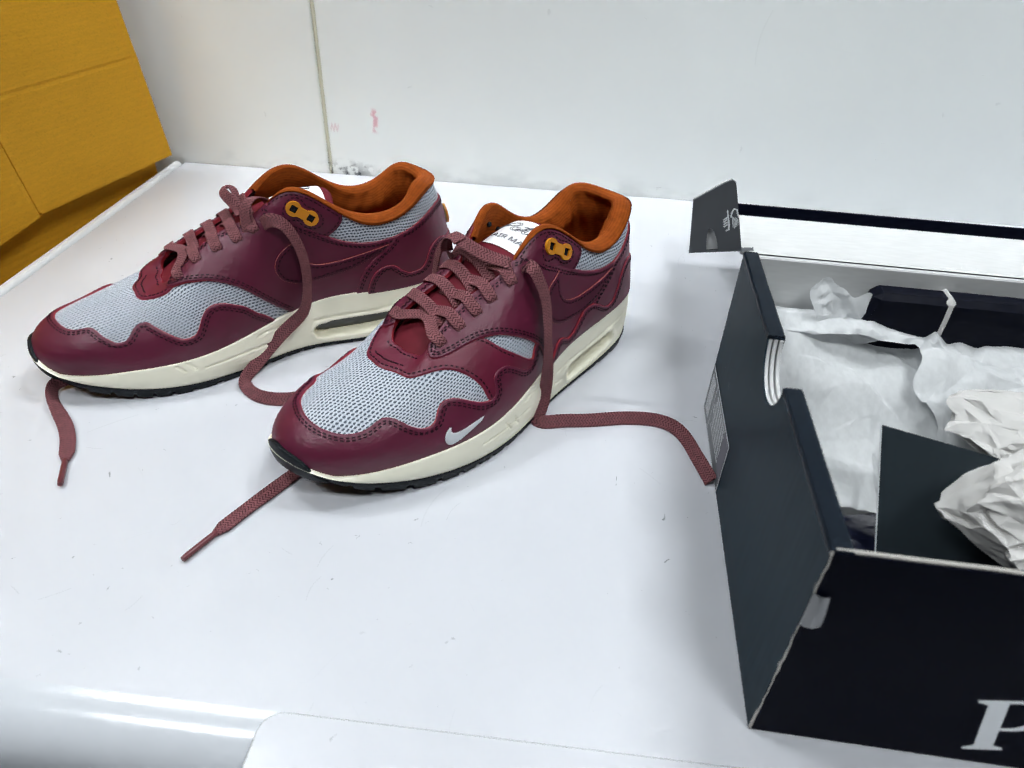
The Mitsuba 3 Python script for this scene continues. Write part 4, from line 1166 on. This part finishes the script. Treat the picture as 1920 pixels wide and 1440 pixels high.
# ------------------------------------------------------------------ loose laces, in world coordinates: x, y, z, facing
LOOSE = {
    'A_hang': [[-0.0243, 0.4053, 0.1087, 0.4822, -0.7195, 0.4998], [-0.0228, 0.4017, 0.1123, 0.5266, -0.7031, 0.4779], [-0.0196, 0.3998, 0.112, 0.6352, -0.6487, 0.4192], [-0.015, 0.3988, 0.1047, 0.745, -0.5719, 0.3433], [-0.0105, 0.3983, 0.0934, 0.8049, -0.5228, 0.2807], [-0.0075, 0.3944, 0.0784, 0.8431, -0.4926, 0.2156], [-0.0056, 0.3874, 0.0624, 0.8821, -0.461, 0.0972], [-0.0048, 0.3886, 0.04, 0.5, -0.8, 0.3], [-0.0055, 0.3921, 0.019, 0.4, -0.9, 0.3], [-0.0078, 0.3869, 0.0075, 0.2, -0.9, 0.4], [-0.0095, 0.3833, 0.0035, -0.2, -0.75, 0.6], [-0.0041, 0.3805, 0.004, 0.1, -0.8, 0.6], [0.0069, 0.3827, 0.0045, 0.0, -0.85, 0.5], [0.0255, 0.3861, 0.0045, 0.0, -0.85, 0.5], [0.048, 0.3918, 0.0045, 0.0, -0.85, 0.5], [0.0706, 0.394, 0.0045, 0.0, -0.85, 0.5], [0.0844, 0.3896, 0.0045, -0.3, -0.75, 0.6], [0.0928, 0.3794, 0.004, -0.5, -0.6, 0.6], [0.0984, 0.3628, 0.004, -0.6, -0.5, 0.6], [0.1033, 0.347, 0.004, -0.6, -0.4, 0.7], [0.1059, 0.3375, 0.004, -0.6, -0.4, 0.7]],
    'A_front': [[-0.1392, 0.3492, 0.002, 0.0, 0.0, 1.0], [-0.1477, 0.3303, 0.002, 0.0, 0.0, 1.0], [-0.1568, 0.3103, 0.002, 0.0, 0.0, 1.0], [-0.1637, 0.2965, 0.002, -0.1, -0.5, 0.85], [-0.1734, 0.2789, 0.002, 0.0, 0.0, 1.0], [-0.1805, 0.2648, 0.002, 0.0, 0.0, 1.0], [-0.185, 0.255, 0.0022, 0.0, 0.0, 1.0]],
    'A_band': [[-0.0787, 0.4245, 0.1069, -0.3, 0.8, 0.4], [-0.0784, 0.4216, 0.1141, -0.5, 0.6, 0.6], [-0.0744, 0.4177, 0.1215, -0.2, -0.1, 1.0], [-0.0684, 0.4148, 0.1204, -0.2, -0.5, 0.9], [-0.0615, 0.4107, 0.1185, -0.2, -0.6, 0.8], [-0.0514, 0.4074, 0.115, -0.1, -0.7, 0.7], [-0.0418, 0.4044, 0.1136, 0.0, -0.6, 0.8], [-0.0355, 0.4028, 0.1128, 0.0, -0.5, 0.8], [-0.0328, 0.4047, 0.1098, 0.3, -0.3, 0.7]],
    'A_loop': [[-0.068, 0.4121, 0.1206, -0.2, -0.3, 1.0], [-0.0732, 0.4185, 0.1205, -0.3, 0.0, 1.0], [-0.0784, 0.4239, 0.1141, -0.8, -0.2, 0.3], [-0.0788, 0.4252, 0.1073, -0.8, -0.3, -0.1], [-0.0757, 0.4235, 0.1034, -0.5, -0.6, -0.3], [-0.0713, 0.421, 0.1038, 0.0, -0.7, 0.3], [-0.0681, 0.4211, 0.1068, 0.2, -0.5, 0.6]],
    'A_med': [[-0.0762, 0.4195, 0.1187, -0.5, 0.4, 0.7], [-0.0819, 0.4268, 0.1101, -0.7, -0.3, 0.4], [-0.0864, 0.4324, 0.0992, -0.8, -0.5, 0.2], [-0.0891, 0.4372, 0.0876, -0.8, -0.5, 0.1], [-0.0913, 0.4409, 0.0749, -0.8, -0.5, 0.1]],
    'B_hang': [[-0.2121, 0.4425, 0.1063, 0.0496, -0.8994, 0.4344], [-0.2089, 0.4397, 0.1094, 0.0807, -0.91, 0.4067], [-0.2042, 0.4384, 0.1119, 0.6, -0.7, 0.3], [-0.1988, 0.4395, 0.1107, 0.92, -0.3, 0.15], [-0.1943, 0.4415, 0.1055, 0.92, -0.3, 0.15], [-0.1894, 0.4433, 0.0941, 0.92, -0.3, 0.15], [-0.187, 0.4441, 0.0827, 0.92, -0.3, 0.15], [-0.1859, 0.4433, 0.069, 0.92, -0.3, 0.15], [-0.1864, 0.4407, 0.0558, 0.92, -0.3, 0.15], [-0.1884, 0.4358, 0.044, 0.8, -0.55, 0.15], [-0.1997, 0.4324, 0.031, 0.35, -0.8, 0.4], [-0.2134, 0.4245, 0.017, 0.4, -0.75, 0.5], [-0.2229, 0.4105, 0.0065, 0.6, -0.6, 0.5], [-0.2251, 0.398, 0.0045, 0.75, -0.5, 0.45], [-0.22, 0.3876, 0.0045, 0.35, -0.8, 0.5], [-0.2117, 0.3806, 0.0045, 0.1, -0.85, 0.5], [-0.2013, 0.3772, 0.0045, 0.0, -0.85, 0.5], [-0.1862, 0.3783, 0.0045, 0.0, -0.85, 0.5], [-0.1729, 0.3847, 0.0045, 0.0, -0.85, 0.5], [-0.1611, 0.3967, 0.0045, 0.0, -0.85, 0.5]],
    'B_front': [[-0.3345, 0.3952, 0.003, 0.0, 0.0, 1.0], [-0.3428, 0.3823, 0.004, 0.2, -0.3, 0.9], [-0.3485, 0.3734, 0.0065, 0.5, -0.5, 0.6], [-0.3518, 0.3672, 0.006, 0.85, -0.45, 0.3], [-0.3493, 0.3595, 0.0045, 0.9, -0.3, 0.35], [-0.3406, 0.3493, 0.004, 0.7, 0.1, 0.7], [-0.3301, 0.3391, 0.0032, 0.3, 0.1, 1.0], [-0.3199, 0.3285, 0.0025, 0.0, 0.0, 1.0], [-0.3116, 0.3168, 0.002, 0.0, 0.0, 1.0], [-0.3057, 0.3063, 0.002, 0.0, 0.0, 1.0], [-0.3021, 0.299, 0.0022, 0.0, 0.0, 1.0]],
    'B_loop': [[-0.2302, 0.4504, 0.1089, 0.1, -0.6, 0.7], [-0.2329, 0.4535, 0.1114, 0.0, -0.7, 0.6], [-0.239, 0.4569, 0.1158, -0.3, -0.7, 0.5], [-0.2458, 0.4622, 0.1183, -0.4, -0.7, 0.4], [-0.248, 0.4679, 0.1199, -0.5, -0.2, 0.8], [-0.2442, 0.4701, 0.1201, 0.3, 0.2, 0.9], [-0.239, 0.465, 0.1173, 0.6, 0.3, 0.5], [-0.235, 0.4592, 0.1132, 0.6, 0.3, 0.4], [-0.2309, 0.4547, 0.1086, 0.5, 0.3, 0.4]],
    'B_band': [[-0.2167, 0.4676, 0.1068, 0.4, 0.3, 0.6], [-0.2167, 0.4653, 0.113, 0.2, 0.1, 0.9], [-0.2176, 0.459, 0.1186, -0.1, -0.3, 0.9], [-0.2196, 0.452, 0.1213, -0.3, -0.6, 0.7], [-0.2218, 0.4455, 0.1199, -0.3, -0.8, 0.4], [-0.2231, 0.4424, 0.1145, -0.2, -0.8, 0.4], [-0.2225, 0.4405, 0.1075, -0.1, -0.8, 0.5], [-0.2212, 0.4389, 0.1011, 0.0, -0.7, 0.6], [-0.2212, 0.4401, 0.0973, 0.1, -0.5, 0.8]],
}
for name, rows in LOOSE.items():
    root = 'sneaker' if name[0] == 'A' else 'sneaker_001'
    world_lace(root, rows, n=150 if 'hang' in name else 80, tip='front' in name, width=0.0095 if ('hang' in name or 'front' in name) else 0.0085)

# ------------------------------------------------------------------ shoe box
B0, WX, DY = np.array([0.10425, 0.17767, 0.0]), np.array([0.99954, -0.03025, 0]), np.array([0.03025, 0.99954, 0])
BD, BH, BL = 0.2418, 0.125, 0.335
UZ = np.array([0, 0, 1.0])


def bl(V):
    V = np.asarray(V, float)
    return B0 + V[..., :1] * WX + V[..., 1:2] * DY + V[..., 2:] * UZ


def blm(m):
    m = m.copy()
    m.vertices = bl(m.vertices)
    return m


def side_prism(poly, x0, thick):
    """Prism from a polygon in (y, z) at x0."""
    m = prism(poly, thick)
    V = np.asarray(m.vertices)
    m.vertices = np.c_[x0 + V[:, 2], V[:, 0], V[:, 1]]
    return m


def front_prism(poly, y0, thick):
    """Prism from a polygon in (x, z) with its face at y0, thickness towards the camera."""
    m = prism(poly, thick)
    V = np.asarray(m.vertices)
    m.vertices = np.c_[V[:, 0], y0 - V[:, 2], V[:, 1]]
    m.faces = m.faces
    m.fix_normals()
    return m


BX = 'shoe_box'
notch = shapely.Point(0.1208, 0.1262).buffer(0.0228, 32)
wall_p = shapely.box(0.0, 0.0006, BD, 0.1236)
add(BX + '__side_panel', blm(cat(side_prism(wall_p.difference(notch), 0.0, 0.0007))), 'box_black', smooth=20, label='dark slate end panel with a half-round thumb notch')
for x0, n2 in ((0.0009, 0.0), (0.0036, 0.0004), (0.0064, 0.0009)):
    add(BX + '__side_panel__layer', blm(side_prism(shapely.box(0.001, 0.001, BD - 0.001, 0.1235).difference(notch.buffer(-n2)), x0, 0.0017)), 'card_white')
caps = []
for a, b in ((0.0005, 0.0983), (0.1436, BD)):
    ya = np.linspace(a, b, 24)
    pr_ = [(-0.0003, 0.1228), (-0.0003, 0.1246), (0.0006, 0.1256), (0.0080, 0.1256), (0.0088, 0.1248), (0.0088, 0.117)]
    w_ = 0.0004 * meshkit.noise(np.c_[ya * 60, ya * 0, ya * 0])
    P = np.stack([np.c_[np.full(24, x), ya, np.full(24, z) + w_ * (z > 0.12)] for x, z in pr_], 0)
    caps.append(sheet(P))
    for y_ in (a, b):
        q = np.array([[x, y_, z] for x, z in pr_[:5]] + [[0.0088, y_, 0.1236], [-0.0003, y_, 0.1236]])
        caps.append(trimesh.Trimesh(q, [[0, i, i + 1] for i in range(1, 6)], process=False))
add(BX + '__top_edge', blm(cat(*caps)), 'box_rim', smooth=40, label='black folded rim of the end panel')
fp = shapely.box(0.0014, 0.0012, BL, 0.1246)
add(BX + '__front_panel', blm(front_prism(fp, 0.0030, 0.0030)), 'box_front', label='glossy blue black front panel with a silver letter P')
yy = np.linspace(0.0014, 0.125, 60)
ed = np.c_[0.0004 + 0.0006 * meshkit.noise(np.c_[yy * 220, yy * 0, yy * 0]), np.full(60, 0.0004), yy]
xx = np.linspace(0.002, BL, 120)
et = np.c_[xx, 0.0016 + 0.0004 * meshkit.noise(np.c_[xx * 90, xx * 0, xx * 0]), np.full(120, 0.1249)]
add(BX + '__worn_edge', blm(cat(tube(ed, 0.0005 + 0.0003 * meshkit.noise(np.c_[yy * 160, yy * 0 + 3, yy * 0]), 6), tube(et, 0.0009, 6))), 'card_raw', smooth=True, label='frayed grey cut edge of the front panel')
tu, tv = np.meshgrid(np.linspace(0, 1, 14), np.linspace(0, 1, 12))
TX = 0.0002 + (0.0066 + 0.0014 * tv) * tu
TZ = 0.1024 - 0.0200 * tv - 0.0012 * tu * (1 - tv) + 0.001 * tu * tv
TY = -0.0004 - 0.0012 * np.sin(tu * np.pi) - 0.0010 * np.sin(tv * 2.6) * tu
add(BX + '__tape', blm(sheet(np.stack([TX, TY, TZ], -1))), 'clear_tape', smooth=True, label='small bulging piece of shiny clear tape over the corner')
add(BX + '__back_panel', blm(box([0.0086, BD - 0.004, 0.001], [BL, BD, 0.1246], 0.0008)), 'card_white')
add(BX + '__end_panel', blm(box([BL - 0.0008, 0.0, 0.001], [BL + 0.006, BD, 0.125], 0.0008)), 'box_black')
add(BX + '__bottom', blm(box([0.002, 0.0034, 0.0008], [BL - 0.001, BD - 0.0044, 0.0036])), 'card_white')
# printed letter, turned a little on the panel
stem = shapely.box(0.0042, 0.0, 0.0118, 0.0386)
serifs = unary_union([Polygon([(0, 0), (0.0158, 0), (0.0158, 0.0012), (0.0118, 0.0034), (0.0042, 0.0034), (0, 0.0012)]), Polygon([(0, 0.0386), (0.0042, 0.0386), (0.0042, 0.0352), (0.0, 0.0374)])])
bowl = shapely.affinity.scale(shapely.Point(0.0165, 0.0272).buffer(0.0114, 32), 1.05, 1.0).union(shapely.box(0.008, 0.0158, 0.0165, 0.0386))
bin_ = shapely.affinity.scale(shapely.Point(0.0150, 0.0272).buffer(0.0096, 32), 0.78, 1.0).union(shapely.box(0.0118, 0.0176, 0.0150, 0.0368))
letter = stem.union(serifs).union(bowl.difference(bin_.union(shapely.box(-0.01, 0.0, 0.0042, 0.0386)))).buffer(0.0003).buffer(-0.0003)
letter = shapely.affinity.rotate(letter, 12.5, origin=(0, 0))
letter = shapely.affinity.translate(letter, 0.0905, 0.0108)
add(BX + '__lettering', blm(front_prism(letter, -0.0001, 0.00025)), 'silver_ink', label='large silver serif letter P')
# sticker on the end panel with a border, a dark patch and rows of small illegible print
st_ = shapely.box(0.1522, 0.0012, 0.2412, 0.0400)
add(BX + '__sticker', blm(side_prism(st_, -0.0004, 0.0003)), 'sticker_grey', label='grey product sticker low on the end panel')
brd = st_.difference(st_.buffer(-0.0009))
rows = [brd, shapely.box(0.2150, 0.0012, 0.2157, 0.0400)]
r2 = np.random.default_rng(3)
for z0 in np.arange(0.011, 0.037, 0.0034):
    y = 0.1690 + 0.002 * r2.random()
    lim = 0.205 + 0.008 * r2.random()
    while y < lim:
        w_ = 0.0008 + 0.0022 * r2.random()
        rows.append(shapely.box(y, z0, min(y + w_, 0.2140), z0 + 0.0014))
        y += w_ + 0.0006
for z0 in np.arange(0.006, 0.036, 0.0012):
    rows.append(shapely.box(0.222, z0, 0.236, z0 + 0.0003 + 0.0005 * r2.random()))
add(BX + '__sticker__print', blm(side_prism(unary_union(rows), -0.00058, 0.00015)), 'grey_ink')
add(BX + '__sticker__dark_patch', blm(side_prism(shapely.box(0.1538, 0.0100, 0.1680, 0.0380), -0.00055, 0.00012)), 'ink')
# lid, folded back and sloping down behind the box
t = np.linspace(0, 1, 16)
xs_ = np.linspace(-0.001, BL, 30)
ly, lz = BD + 0.0005 + t * (0.473 - BD), 0.1249 - 0.0694 * t + 0.0035 * np.sin(t * np.pi)
top_ = np.stack([np.c_[xs_, np.full(30, a), np.full(30, b)] for a, b in zip(ly, lz)], 0)
add(BX + '__lid', blm(cat(sheet(top_), sheet(top_ - [0, 0, 0.002]))), 'card_white', smooth=40, label='white inside of the lid folded back behind the box')
add(BX + '__lid__front_lip', blm(box([-0.001, 0.4725, 0.0555], [BL, 0.4745, 0.0665], 0.0006)), 'box_front', label='narrow black front lip of the lid')
# the lid's end flap standing up at the hinge
fl = Polygon([(-0.0369, 0.1549), (-0.0205, 0.1672), (-0.0165, 0.1693), (-0.0142, 0.1680), (-0.0128, 0.1640), (-0.0011, 0.1250), (-0.0330, 0.1200)])
cut = shapely.affinity.rotate(shapely.affinity.scale(shapely.Point(0, 0).buffer(1, 32), 0.0036, 0.0172), 15, origin=(0, 0))
cut = shapely.affinity.translate(cut, -0.0186, 0.1212)
add(BX + '__lid_flap', blm(front_prism(fl.difference(cut), 0.2465, 0.0016)), 'flap_grey', label='dark grey lid flap with white emblems standing up behind the box')
ins = shapely.affinity.translate(fl.buffer(-0.0004), 0, 0)
add(BX + '__lid_flap__lining', blm(front_prism(ins, 0.2492, 0.0016)), 'card_white')
add(BX + '__lid_flap__fold', blm(cat(*[trimesh.convex.convex_hull(np.array([[-0.0330, 0.2452, 0.1196], [-0.0008, 0.2452, 0.1246], [0.006, 0.243, 0.1262], [-0.0330, 0.2490, 0.1200], [0.006, 0.247, 0.1266], [-0.0008, 0.249, 0.1250]]))])), 'flap_grey')
em = []
for k, xk in enumerate(np.linspace(-0.0006, 0.0024, 5)):
    em.append(shapely.box(xk * 1.0, 0.002 + 0.0007 * abs(k - 1), xk + 0.00042, 0.0098 - 0.0004 * k))
em.append(LineString([(-0.0012, 0.0098), (-0.0004, 0.0128), (0.0012, 0.0148), (0.0026, 0.0140), (0.0032, 0.0090)]).buffer(0.00045))
mk2 = shapely.affinity.translate(shapely.affinity.rotate(unary_union(em), 17, origin=(0, 0)), -0.0084, 0.1372)
em = [LineString([(0, 0.002), (0.0001, 0.0145)]).buffer(0.0004), LineString([(0.0001, 0.0145), (0.0004, 0.0045), (-0.0006, 0.0018), (-0.0018, 0.0016)]).buffer(0.0004)]
for z0 in (0.0045, 0.0060, 0.0076, 0.0090):
    em.append(LineString([(-0.0028, z0), (-0.0008, z0 + 0.0010)]).buffer(0.0004))
mk1 = shapely.affinity.translate(shapely.affinity.rotate(unary_union(em), 17, origin=(0, 0)), -0.0112, 0.1362)
add(BX + '__lid_flap__emblem', blm(front_prism(mk1, 0.2448, 0.0002)), 'silver_ink')
add(BX + '__lid_flap__emblem', blm(front_prism(mk2, 0.2448, 0.0002)), 'silver_ink')
tag(BX, 'open black shoe box with white inside at the right, its lid folded back', 'shoe box')


# ------------------------------------------------------------------ papers in the box
def ridged(q, f, seed, oct_=3):
    out, a, tot = 0, 1.0, 0
    for o_ in range(oct_):
        n_ = meshkit.noise(np.asarray(q) * f * 2 ** o_ + 3.7 * o_, seed + o_)
        out = out + a * (1 - np.abs(2 * n_ - 1) * 1.6)
        tot += a
        a *= 0.5
    return out / tot


def folds(q, k, seed, amp):
    """Straight creases: piecewise flat facets."""
    r = np.random.default_rng(seed)
    out = 0
    for _ in range(k):
        d = r.normal(size=q.shape[-1])
        d /= np.linalg.norm(d)
        c_ = r.uniform(q.min(), q.max()) * 0.6
        out = out + amp * r.uniform(0.3, 1) * np.abs(q @ d - c_) * r.choice([-1, 1])
    return out - out.mean()


def crumple(q, seed, scales):
    """Flat facets meeting in sharp creases: linear interpolation over random points, at several scales (metres, height)."""
    r = np.random.default_rng(seed)
    lo, hi = q.min(0) - 0.03, q.max(0) + 0.03
    out = 0
    for size, h in scales:
        n_ = int((hi - lo).prod() / size ** 2) + 8
        P_ = lo + (hi - lo) * r.random((n_, 2))
        P_ = np.vstack([P_, [[lo[0], lo[1]], [hi[0], lo[1]], [lo[0], hi[1]], [hi[0], hi[1]]]])
        out = out + LinearNDInterpolator(P_, h * r.normal(size=len(P_)))(q)
    return out


def paper_sheet(x0, x1, yf, ya, zf, seed, nx=240, ny=180, amp=1.0, x0f=None):
    u, v = np.meshgrid(np.linspace(0, 1, nx), np.linspace(0, 1, ny))
    lo = x0 if x0f is None else x0f(v)
    X = lo + (x1 - lo) * u
    Y = yf + (ya - yf) * v
    q = np.stack([X, Y], -1)
    Z = zf(X, Y) + amp * crumple(q.reshape(-1, 2), seed, ((0.050, 0.0046), (0.020, 0.0024), (0.009, 0.0006))).reshape(X.shape) * np.clip((0.2355 - Y) / 0.03 + 0.15, 0, 1)
    g = np.random.default_rng(seed + 50)
    for _ in range(16):                                  # long sharp creases, standing up or pressed in
        a = g.uniform(0, np.pi)
        c_ = np.array([g.uniform(x0, x1), g.uniform(yf, ya)])
        e = (X - c_[0]) * np.cos(a) + (Y - c_[1]) * np.sin(a)
        l = -(X - c_[0]) * np.sin(a) + (Y - c_[1]) * np.cos(a)
        Z = Z + g.choice([-1, 1]) * g.uniform(0.0006, 0.0016) * np.clip(1 - np.abs(e) / 0.0035, 0, 1) * np.clip(1 - np.abs(l) / g.uniform(0.02, 0.07), 0, 1) ** 0.5
    return np.stack([X, Y, Z], -1)


zprof = PchipInterpolator([0.0, 0.05, 0.105, 0.125, 0.145, 0.165, 0.185, 0.205, 0.225, 0.24], [0.024, 0.026, 0.032, 0.036, 0.043, 0.058, 0.077, 0.084, 0.0895, 0.0930])
ts1 = paper_sheet(0.0095, 0.322, 0.1145, 0.2355, lambda x, y: zprof(y) + 0.004 * np.exp(-((x - 0.0095) / 0.012) ** 2) - 0.005 * np.clip((x - 0.035) / 0.02, 0, 1) * np.clip((y - 0.140) / 0.02, 0, 1), 3)
k = add('tissue_paper', blm(sheet(ts1)), 'tissue', smooth=12)
tag(k, 'large creased white tissue sheet lining the open shoe box along its end panel', 'tissue paper')
ts2 = paper_sheet(0.11, 0.322, 0.128, 0.2335, lambda x, y: zprof(y) + 0.007 - 0.005 * np.clip((y - 0.17) / 0.06, 0, 1), 11, nx=220, amp=1.1,
                  x0f=lambda v: 0.112 - 0.012 * v + 0.004 * np.sin(v * 9) + 0.003 * np.sin(v * 23) - 0.078 * np.clip((v - 0.70) / 0.10, 0, 1) ** 2 * (3 - 2 * np.clip((v - 0.70) / 0.10, 0, 1)))
k = add('tissue_paper', blm(sheet(ts2)), 'tissue', smooth=12)
tag(k, 'wrinkled white tissue layer on top, between the dark wrapped bundle and the crumpled wads', 'tissue paper')
u, v = np.meshgrid(np.linspace(0, 1, 40), np.linspace(0, 1, 36))
X = 0.046 + 0.040 * u + 0.004 * np.sin(v * 5)
Zt = 0.112 + 0.009 * np.exp(-((u - 0.25) / 0.12) ** 2) + 0.002 * np.sin(u * 17)
Z = 0.082 + (Zt - 0.082) * v
Y = 0.2285 - 0.008 * (1 - v) + 0.003 * np.sin(u * 6)
Y = Y + crumple(np.stack([X, Z], -1).reshape(-1, 2), 21, ((0.014, 0.0030), (0.006, 0.0010))).reshape(X.shape)
Y = np.minimum(Y, 0.2365)
k = add('tissue_paper', blm(sheet(np.stack([X, Y, Z], -1))), 'tissue', smooth=12)
tag(k, 'small upright white tissue tuft at the left end of the dark wrapped bundle', 'tissue paper')
# dark wrapped bundle
def wrinkle(m):
    V = np.asarray(m.vertices).copy()
    q = V.copy()
    q[:, 1] *= 0.2
    V[:, 1] += 0.0010 * (ridged(q, 40, 4) - 0.5)
    V[:, 2] += 0.0004 * (ridged(q + 1, 30, 5) - 0.5)
    V[:, 0] += np.clip(0.116 - V[:, 2], 0, 0.03) * -0.25 * (V[:, 0] < 0.09)
    m.vertices = V
    return m


k = numbered('wrapped_bundle')
add(k + '__wrapping', blm(wrinkle(box([0.0795, 0.2195, 0.060], [0.325, 0.2362, 0.1160], 0.0035).subdivide_to_size(0.005))), 'navy_paper', smooth=35)
add(k + '__band', blm(wrinkle(box([0.1185, 0.2183, 0.060], [0.1262, 0.2372, 0.1172], 0.0035).subdivide_to_size(0.004))), 'kraft_white', smooth=35, label='narrow white paper band around the bundle')
tag(k, 'long dark bundle with a white band lying against the back of the box', 'paper bundle')
# stiff dark card leaning in the box
c0, c1, c2 = np.array([0.064, 0.125, 0.090]), np.array([0.1158, 0.108, 0.090]), np.array([0.0715, 0.0806, 0.021])
ex, ey_ = (c1 - c0), (c2 - c0)
nn = np.cross(ex, ey_)
nn /= np.linalg.norm(nn)
q = [c0 + ex * a + ey_ * b for a, b in ((0, 0), (2.2, 0), (2.2, 1), (0, 1))]
m = trimesh.convex.convex_hull(np.array(q + [x + nn * 0.0011 for x in q]))
k = add('dark_card', blm(m), 'board_grey', label=None)
tag(k, 'stiff dark grey card leaning in the middle of the box', 'card')
ce = [c0 + ey_ * t for t in np.linspace(0, 1, 6)]
add(k + '__cut_edge', blm(cat(tube(np.array(ce) - ex * 0.004 / np.linalg.norm(ex) * 0.1 + nn * 0.0005, 0.0005, 6))), 'tissue')
# dark sheet at the front of the box
u, v = np.meshgrid(np.linspace(0, 1, 60), np.linspace(0, 1, 40))
X = 0.010 + 0.10 * u
Y = 0.006 + (0.100 + 0.014 * u) * v
Z = 0.0265 + 0.0085 * v ** 2 + 0.002 * np.sin(u * 5 + v * 3) + 0.0012 * ridged(np.stack([X * 0.4, Y, 0 * X], -1), 60, 2)
k = add('dark_sheet', blm(sheet(np.stack([X, Y, Z], -1))), 'dark_film', smooth=30)
tag(k, 'blue black sheet lying low in the front left corner of the box', 'sheet')
m = box([0.106, 0.040, 0.0755], [0.150, 0.048, 0.0775])
k = add('blue_slip', blm(m), 'blue_paper')
tag(k, 'small blue slip under the front crumpled wad', 'paper slip')


def wad(c, r, seed, amp, n0=60):
    """A crumpled ball: random facets, each split twice with jitter."""
    g = np.random.default_rng(seed)
    P_ = g.normal(size=(n0, 3))
    P_ /= np.linalg.norm(P_, axis=1)[:, None]
    m = trimesh.convex.convex_hull(P_)
    m.vertices = np.asarray(m.vertices) * (1 + amp * g.normal(size=(len(m.vertices), 1)))
    for a in (0.40, 0.22, 0.10, 0.05):
        n1 = len(m.vertices)
        m = m.subdivide()
        V = np.asarray(m.vertices).copy()
        e = m.edges_unique_length.mean()
        V[n1:] += g.normal(size=(len(V) - n1, 3)) * e * a * 0.5
        m = trimesh.Trimesh(V, m.faces, process=False)
    m.vertices = np.array(c) + np.asarray(m.vertices) * np.array(r)
    return m


k = add('crumpled_paper', blm(wad((0.1510, 0.148, 0.081), (0.043, 0.030, 0.015), 5, 0.09, 90)), 'kraft_white', smooth=18)
tag(k, 'rear crumpled wad of white packing paper, behind the dark card', 'crumpled paper')
k = add('crumpled_paper', blm(wad((0.1255, 0.074, 0.090), (0.044, 0.033, 0.026), 23, 0.10, 90)), 'kraft_white', smooth=18)
tag(k, 'front crumpled wad of packing paper with deep pleats, in front of the dark card', 'crumpled paper')
